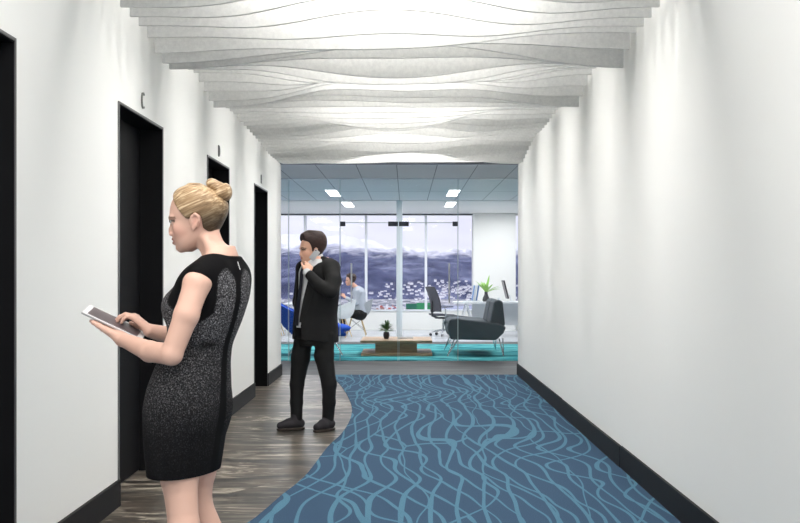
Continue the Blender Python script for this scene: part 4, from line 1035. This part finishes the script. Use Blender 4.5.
# coffee table: two slabs around a dark block
t = thing('coffee_table', 'low wooden coffee table with two slabs around a dark block', 'coffee table', (-.17, 17.62, RUG))
b = MB(); b.box((-.60, -.52, .0), (.62, .52, .05)); b.build('lower_slab', m_oak, t, bevel=.004)
b = MB(); b.box((-.36, -.40, .05), (.36, .40, .225)); b.build('block', m_walnut, t)
b = MB(); b.box((-.61, -.54, .225), (.62, .54, .268)); b.build('table_top', m_oak, t, bevel=.004)
CT = RUG + .268
t = thing('magazine', 'grey magazine lying on the wooden coffee table', 'magazine', (-.01, 17.75, CT), .05)
b = MB(); b.box((-.13, -.17, 0), (.13, .17, .012)); b.build('pages', m_white, t); b = MB(); b.box((-.133, -.173, .012), (.133, .173, .016)); b.build('cover', mat('grey_cover', srgb(120, 112, 106), .5), t)

def leaf_mesh(b, base, dirv, length, width, droop, n=5):
    dirv = Vector(dirv).normalized(); side = dirv.cross(Vector((0, 0, 1)))
    side = side.normalized() if side.length > 1e-3 else Vector((1, 0, 0)); base = Vector(base)
    def fn(u, v):
        p = base + dirv * length * v + Vector((0, 0, -droop * v * v)); w = width * math.sin(math.pi * min(.08 + .92 * v, 1)) ** .8
        return p + side * (u - .5) * w + Vector((0, 0, abs(u - .5) * w * .35))
    b.sheet(fn, 2, n, .0015)
m_leaf = mat('mid_green_leaf', srgb(74, 108, 62), .5); m_lime = mat('lime_green_leaf', srgb(140, 188, 84), .45); m_pot = mat('black_pot', srgb(34, 32, 34), .4)
t = thing('potted_plant', 'bushy green plant in a black pot on the coffee table', 'plant', (-.345, 17.55, CT))
b = MB(); b.lathe([(.035, 0), (.05, .03), (.056, .07), (.05, .115), (.046, .12), (.042, .118), (.04, .10)], n=20); b.build('pot', m_pot, t, smooth=True)
b = MB(); rn = random.Random(3)
for i in range(120):
    a = rn.uniform(0, 6.28); e = rn.uniform(.1, 1.45); r0 = rn.uniform(.02, .09); c = (r0 * math.cos(a) * math.cos(e), r0 * math.sin(a) * math.cos(e), .13 + r0 * 1.6 * math.sin(e))
    leaf_mesh(b, c, (math.cos(a) * math.cos(e), math.sin(a) * math.cos(e), math.sin(e) * .9), rn.uniform(.06, .10), rn.uniform(.025, .04), .02, 3)
b.build('foliage', m_leaf, t, smooth=True)
b = MB()
for i in range(9):
    a = i * .7; b.tube([(0, 0, .09), (.03 * math.cos(a), .03 * math.sin(a), .16), (.07 * math.cos(a), .07 * math.sin(a), .22)], .004, 5)
b.build('stem', m_leaf, t)

# two-seat charcoal sofa facing the coffee table
t = thing('sofa', 'charcoal two-seat sofa on thin chrome legs beside the coffee table', 'sofa', (1.16, 17.78, RUG + .006))
def prism(prof, y0, y1): 
    b = MB(); n = len(prof); b.add([(x, y0, z) for x, z in prof] + [(x, y1, z) for x, z in prof], [tuple(range(n)), tuple(range(n, 2 * n))[::-1]] + [(i, (i + 1) % n, n + (i + 1) % n, n + i) for i in range(n)]); return b
prism([(-.40, .30), (.36, .285), (.48, .42), (.50, .50), (.30, .52), (-.43, .50), (-.44, .40)], -.70, .70).build('seat_base', m_grey, t, bevel=.03)
for y0, y1 in ((-.82, -.70), (.70, .82)):
    prism([(-.40, .285), (.37, .275), (.50, .40), (.54, .50), (.44, .55), (.1, .60), (-.30, .645), (-.42, .63), (-.46, .50)], y0, y1).build('armrest', m_grey, t, bevel=.025)
for y0 in (-.69, .005):
    prism([(-.42, .50), (.22, .52), (.22, .60), (-.36, .62), (-.44, .58)], y0, y0 + .685).build('seat_cushion', m_grey, t, bevel=.025)
for y0 in (-.76, .07):
    prism([(.26, .56), (.40, .50), (.53, .52), (.52, .62), (.49, .92), (.45, .955), (.36, .95), (.33, .91)], y0, y0 + .69).build('back_cushion', m_grey, t, bevel=.035)
for y in (-.76, .76):
    for x0, x1 in ((-.36, -.45), (.40, .50)):
        b = MB(); b.tube([(x0 + .03, y * .9, .30), (x1, y, 0)], .011, 8); b.tube([(x0 + .10, y * .85, .30), (x1, y, .008)], .009, 8); b.build('leg', m_chrome, t, smooth=True)

def shell(R0, back, arm, zs, lean, th, squash=1.0):
    """bucket seat: a bowl whose rim is high at the back (-x), lower at the arms and rolled at the front"""
    b = MB()
    def fn(u, v):
        a = 2 * math.pi * u; c = -math.cos(a)           # c = 1 at the front (+x side), -1 at the back
        bk = max(0, -c) ** 1.3 if c < 0 else 0; rim = arm * (1 - max(0, c) ** 1.5) * (1 - bk) + back * bk - .03 * max(0, c) ** 4
        rr = R0 * (min(v * 1.5, 1) ** .8) * (1 + .10 * v); rise = max(0, (v - .45) / .55) ** 1.25
        x = c * rr * 1.0 + (-lean * rise if c < 0 else 0) * abs(c); y = math.sin(a) * rr * squash * (1 - .22 * bk * rise)
        return (x, y, zs + rim * rise + .02 * (v ** 2) * max(c, 0))
    b.sheet(fn, 40, 14, th); return b
def bucket_chair(label, loc, rz, plastic, group):
    t = thing('bucket_chair', label, 'chair', loc, rz, group)
    shell(.285, .42, .25, .43, .07, .010, .98).build('seat_shell', plastic, t, smooth=True)
    for sx in (-1, 1):
        for sy in (-1, 1):
            b = MB(); b.tube([(sx * .10, sy * .10, .425), (sx * .23, sy * .22, .0)], [.013, .009], 8); b.build('leg', m_beech, t, smooth=True)
    b = MB()
    for sx in (-1, 1): b.tube([(sx * .12, -.12, .36), (sx * .19, .19, .12)], .004, 6); b.tube([(sx * .12, .12, .36), (sx * .19, -.19, .12)], .004, 6)
    for sy in (-1, 1): b.tube([(-.12, sy * .12, .36), (.19, sy * .19, .12)], .004, 6); b.tube([(.12, sy * .12, .36), (-.19, sy * .19, .12)], .004, 6)
    b.build('brace', m_dark, t)
bucket_chair('white bucket chair with wooden legs in front of the seated man', (-1.50, 22.45, 0), R(165), m_wplas, 'bucket chairs at the meeting table')
bucket_chair('grey bucket chair the seated man sits on', (-1.16, 23.35, 0), R(180), m_gplas, 'bucket chairs at the meeting table')
bucket_chair('white bucket chair at the far left end of the meeting table', (-3.08, 23.2, 0), R(0), m_wplas, 'bucket chairs at the meeting table')
t = thing('meeting_table', 'white meeting table between the bucket chairs', 'table', (-2.1, 23.4, 0))
b = MB(); b.box((-.72, -.45, .72), (.56, .45, .745)); b.build('table_top', m_white, t, bevel=.006)
for sx in (-.62, .46):
    for sy in (-.36, .36):
        b = MB(); b.tube([(sx, sy, .72), (sx * 1.05, sy * 1.1, 0)], .016, 8); b.build('leg', m_wplas, t, smooth=True)
for i, (x, y, rz) in enumerate(((-2.42, 23.3, .2), (-1.85, 23.25, -.3))):
    o = thing('paper_sheet', ['white paper lying near the left end of the meeting table', 'white paper on the meeting table near the seated man'][i], 'paper', (x, y, .745), rz); b = MB(); b.box((-.105, -.15, 0), (.105, .15, .004)); b.build('pages', m_white, o)

# royal blue lounge chair facing the sofa
t = thing('lounge_chair', 'royal blue lounge chair on chrome legs behind the man on the phone', 'lounge chair', (-1.56, 17.45, RUG + .010), R(6))
shell(.47, .58, .26, .36, .20, .05, .86).build('seat_shell', m_blue, t, smooth=True)
S = Field((-.5, -.5, .3), (.7, .5, .62), .015); S.ell((.16, 0, .45), (.44, .36, .10)); field_obj(S, 'seat_cushion', m_blue, t, 2)
for sx, sy in ((-1, -1), (-1, 1), (1, -1), (1, 1)):
    b = MB(); b.tube([(sx * .22, sy * .20, .37), (sx * .46 - .02, sy * .36, 0)], .011, 8); b.build('leg', m_chrome, t, smooth=True)
b = MB(); b.tube([(-.22, -.2, .36), (.22, -.2, .36), (.22, .2, .36), (-.22, .2, .36), (-.22, -.2, .36)], .010, 8); b.build('leg_frame', m_chrome, t)

# office swivel chair at the desk
t = thing('office_chair', 'black mesh swivel chair with a chrome star base at the desk', 'office chair', (.86, 23.1, 0), R(30))
for k in range(5):
    a = k * 2 * math.pi / 5 + .3; ca, sa = math.cos(a), math.sin(a)
    b = MB(); b.tube([(0, 0, .13), (.17 * ca, .17 * sa, .115), (.30 * ca, .30 * sa, .075)], [.026, .020, .014], 8); lg = b.build('base_arm', m_chrome, t, smooth=True)
    b = MB(); p = (-sa * .018, ca * .018); c = (.30 * ca, .30 * sa)
    for s in (-1, 1): b.tube([(c[0] + s * p[0] * .5, c[1] + s * p[1] * .5, .030), (c[0] + s * p[0] * 1.3, c[1] + s * p[1] * 1.3, .030)], .030, 14)
    b.build('caster', m_dark, lg)
b = MB(); b.tube([(0, 0, .12), (0, 0, .30)], .028, 12); b.tube([(0, 0, .30), (0, 0, .42)], .018, 12); b.build('gas_lift', m_chrome, t, smooth=True)
prism([(-.16, .39), (.14, .39), (.20, .43), (-.2, .43)], -.10, .10).build('tilt_mechanism', m_dark, t, bevel=.01)
b = MB(); b.sheet(lambda u, v: (-.24 + .50 * u, (v - .5) * .48, .475 - .05 * max(0, u - .75) * 3 + .02 * (2 * v - 1) ** 2 + .02 * (1 - u)), 12, 8, .035); b.build('seat', m_mesh, t, smooth=True)
def backp(u, v): return (-.25 - .03 * math.sin(v * 3.1) * 0 - .16 * v ** 1.3 + .05 * (2 * u - 1) ** 2 + .05 * math.sin(v * math.pi) * .6, (u - .5) * (.44 - .06 * v), .56 + .56 * v)
b = MB(); b.sheet(backp, 10, 12, .012); b.build('backrest', m_mesh, t, smooth=True)
b = MB(); rim = [backp(0, v) for v in np.linspace(0, 1, 9)] + [backp(u, 1) for u in np.linspace(.15, .85, 5)] + [backp(1, v) for v in np.linspace(1, 0, 9)]; b.tube(rim + [backp(.5, 0)] , .014, 8); b.build('back_frame', m_dark, t, smooth=True)
b = MB(); b.tube([(-.14, 0, .42), (-.30, 0, .46), (-.31, 0, .62), (-.30, 0, .80)], .022, 8); b.build('back_post', m_dark, t, smooth=True)
for s in (-1, 1):
    b = MB(); b.tube([(-.08, s * .20, .44), (-.10, s * .27, .48), (-.12, s * .28, .66)], .014, 8); ar = b.build('arm_post', m_chrome, t, smooth=True); b = MB(); b.box((-.22, s * .28 - .035, .66), (.08, s * .28 + .035, .685)); b.build('arm_pad', m_dark, ar, bevel=.01)

# desk with its things
t = thing('desk', 'white office desk on splayed legs before the white column', 'desk', (1.95, 23.15, 0)); DZ = .79
b = MB(); b.box((-.86, -.40, DZ - .045), (1.2, .42, DZ)); b.build('desk_top', m_white, t, bevel=.004)
for x in (-.55, .95):
    for y in (-.32, .34):
        b = MB(); b.tube([(x, y, DZ - .045), (x - .22, y, 0)], .016, 8); b.tube([(x, y, DZ - .045), (x + .22, y, 0)], .016, 8); b.build('leg', m_white, t, smooth=True)
b = MB(); b.box((-.40, .36, .22), (1.1, .385, DZ - .06)); b.build('back_panel', m_wplas, t)
t = thing('potted_plant', 'spiky lime green plant in a dark vase on the desk', 'plant', (1.84, 22.98, DZ))
b = MB(); b.lathe([(.07, 0), (.085, .03), (.075, .09), (.045, .15), (.036, .20), (.045, .225), (.040, .225), (.030, .20)], n=20); b.build('vase', mat('dark_grey_vase', srgb(66, 64, 70), .4), t, smooth=True)
b = MB(); rn = random.Random(8)
for i in range(16):
    a = i * 2.4; e = .5 + .9 * ((i * .618) % 1); leaf_mesh(b, (0, 0, .20), (math.cos(a) * math.cos(e), math.sin(a) * math.cos(e), math.sin(e)), rn.uniform(.34, .48), .06, rn.uniform(.03, .10), 7)
b.build('foliage', m_lime, t, smooth=True)
t = thing('monitor', 'thin black monitor seen edge on at the right end of the desk', 'monitor', (2.36, 23.1, DZ), 0)
b = MB(); b.box((-.016, -.27, .07), (.016, .27, .50), Matrix.Rotation(R(-14), 4, 'Y')); sc_ = b.build('screen_housing', m_dark, t, bevel=.004)
b = MB(); b.box((-.0175, -.255, .085), (-.016, .255, .485), Matrix.Rotation(R(-14), 4, 'Y')); b.build('screen', m_scr, sc_)
b = MB(); b.box((-.04, -.10, 0), (.16, .10, .010)); b.tube([(.08, 0, .008), (.04, 0, .14), (-.05, 0, .22)], .016, 8); b.build('monitor_stand', m_wplas, t)
m_fold = [mat('folder_card', srgb(*c), .6) for c in ((120, 150, 196), (214, 218, 226), (86, 120, 176))]
for i in range(3):
    o = thing('folder', ['blue folder leaning first in the row left of the vase', 'white folder leaning in the middle of the row left of the vase', 'dark blue folder leaning nearest the vase'][i], 'folder', (1.54 + .05 * i, 23.35, DZ), 0, 'folders on the desk')
    b = MB(); b.box((-.012, -.11, 0), (.012, .11, .37), Matrix.Rotation(R(9), 4, 'Y') @ Matrix.Translation((0, 0, .003))); b.build('cover', m_fold[i], o); b = MB(); b.box((-.010, -.105, .006), (.010, .108, .364), Matrix.Rotation(R(9), 4, 'Y') @ Matrix.Translation((0, 0, .004))); b.build('pages', m_white, o)
o = thing('keyboard', 'pale keyboard lying on the desk left of the vase', 'keyboard', (1.50, 22.95, DZ), .1)
b = MB(); b.box((-.20, -.07, 0), (.20, .07, .018)); b.build('key_tray', m_wplas, o, bevel=.004); b = MB(); b.box((-.185, -.055, .018), (.185, .055, .024)); b.build('keys', m_gplas, o)
o = thing('document_tray', 'dark flat tray on the desk beyond the monitor', 'tray', (2.78, 22.95, DZ)); b = MB(); b.box((-.16, -.12, 0), (.16, .12, .006)); b.box((-.16, -.12, .006), (-.15, .12, .03)); b.box((.15, -.12, .006), (.16, .12, .03)); b.build('tray_body', m_dark, o)
o = thing('cup', 'small white cup on the desk between vase and monitor', 'cup', (2.13, 22.98, DZ)); b = MB(); b.lathe([(.028, 0), (.034, .04), (.037, .085), (.034, .085), (.030, .01)], n=20); b.build('cup_body', m_wplas, o, smooth=True); b = MB(); b.tube([(.035, 0, .068), (.058, 0, .06), (.056, 0, .03), (.034, 0, .025)], .005, 6); b.build('handle', m_wplas, o)

# the seated man looking at his phone
def seated_man():
    Y0 = 23.2
    def P(px, py, dy=0.0): return np.array(at(px, py, Y0 + dy))
    F = Field((-2.05, 22.7, -.01), (-.7, 23.75, 1.55), .013)
    hd = Head(P(350.5, 280.5), head_mat(math.atan2(-.25, -1), R(8)), 1.12); hd.build(F, False)
    hip = P(360.5, 314); ch = P(358.8, 293)
    F.limb([P(352.5, 284), P(357.5, 288.5)], [.05, .055], .02)
    F.limb([hip, ch], [.12, .13], .03)
    F.limb([P(358, 290.5, -.17), P(355.5, 303, -.20), P(344.8, 297, -.07)], [.05, .045, .03], .03); F.limb([P(358, 290.5, .17), P(356.5, 303, .20), P(345, 297, .07)], [.05, .045, .03], .03)
    for s in (-1, 1):
        F.limb([hip + np.array([0, .1 * s, -.02]), P(341, 311.5, .13 * s), P(343.5, 331, .13 * s)], [.07, .055, .038], .02)
        F.limb([P(344, 331, .13 * s), P(337, 334, .13 * s)], [.04, .03], .01)
    hand(F, P(345, 297, -.06), P(341.5, 294, -.03) - P(345, 297, -.06), (.3, -.9, .3), 1, 1.0, curls=((.5, .6, .4),) * 4)
    hand(F, P(345, 297, .06), P(341.5, 294, .03) - P(345, 297, .06), (.3, .9, .3), -1, 1.0, curls=((.5, .6, .4),) * 4)
    body = field_obj(F, 'person', m_skin, None, 1, {'tint': lambda V: hd.tint(V, srgb(214, 164, 142)[:3], brow=srgb(44, 28, 24)[:3], cheek=.2)})
    tag(body, 'seated man in a pale grey shirt looking down at his phone', 'person')
    short_hair(hd, body, m_dhair, .01, grow=.006)
    S = Field((-2.0, 22.7, .3), (-.7, 23.75, 1.4), .013)
    S.limb([hip + np.array([0, 0, .05]), P(359.5, 303), ch, P(357, 289.5)], [.145, .145, .150, .085], .03)
    for s in (-1, 1): S.limb([P(358.5, 291, .12 * s), P(358, 292, .17 * s), P(355.5, 303, .20 * s), P(347, 298.2, .09 * s)], [.075, .07, .058, .045], .03)
    field_obj(S, 'shirt', mat('pale_grey_shirt', srgb(176, 182, 194), .8, spec=.1), body, 1)
    T = Field((-2.05, 22.7, .05), (-.7, 23.75, .75), .013)
    T.limb([hip, hip + np.array([-.05, 0, 0])], [.15, .14], 0)
    for s in (-1, 1): T.limb([hip + np.array([-.02, .09 * s, -.01]), P(341, 311.5, .13 * s), P(343.3, 329.5, .13 * s)], [.125, .085, .058], .02)
    field_obj(T, 'trousers', m_suit, body, 1)
    for s in (-1, 1):
        S = Field((-2.05, 22.7, -.01), (-.7, 23.75, .3), .01); S.limb([P(344, 331.8, .13 * s), P(336.5, 333.5, .13 * s)], [.052, .042], .01); S.put(lambda X, Y, Z: (.004 - Z) + 0 * X + 0 * Y, (-2.05, 22.7, -.02), (-.7, 23.75, .3), 0, 'i'); field_obj(S, 'shoe', m_dark, body, 1)
    t = thing('phone', 'dark mobile phone in the hands of the seated man', 'phone', tuple(P(341, 293, -.0)), 0); t.rotation_euler = (0, R(-35), 0)
    b = MB(); b.box((-.07, -.038, -.004), (.07, .038, .004)); b.build('phone_back', m_dark, t, bevel=.003); b = MB(); b.box((-.06, -.034, .004), (.06, .034, .0046)); b.build('screen', m_scr, t)
seated_man()
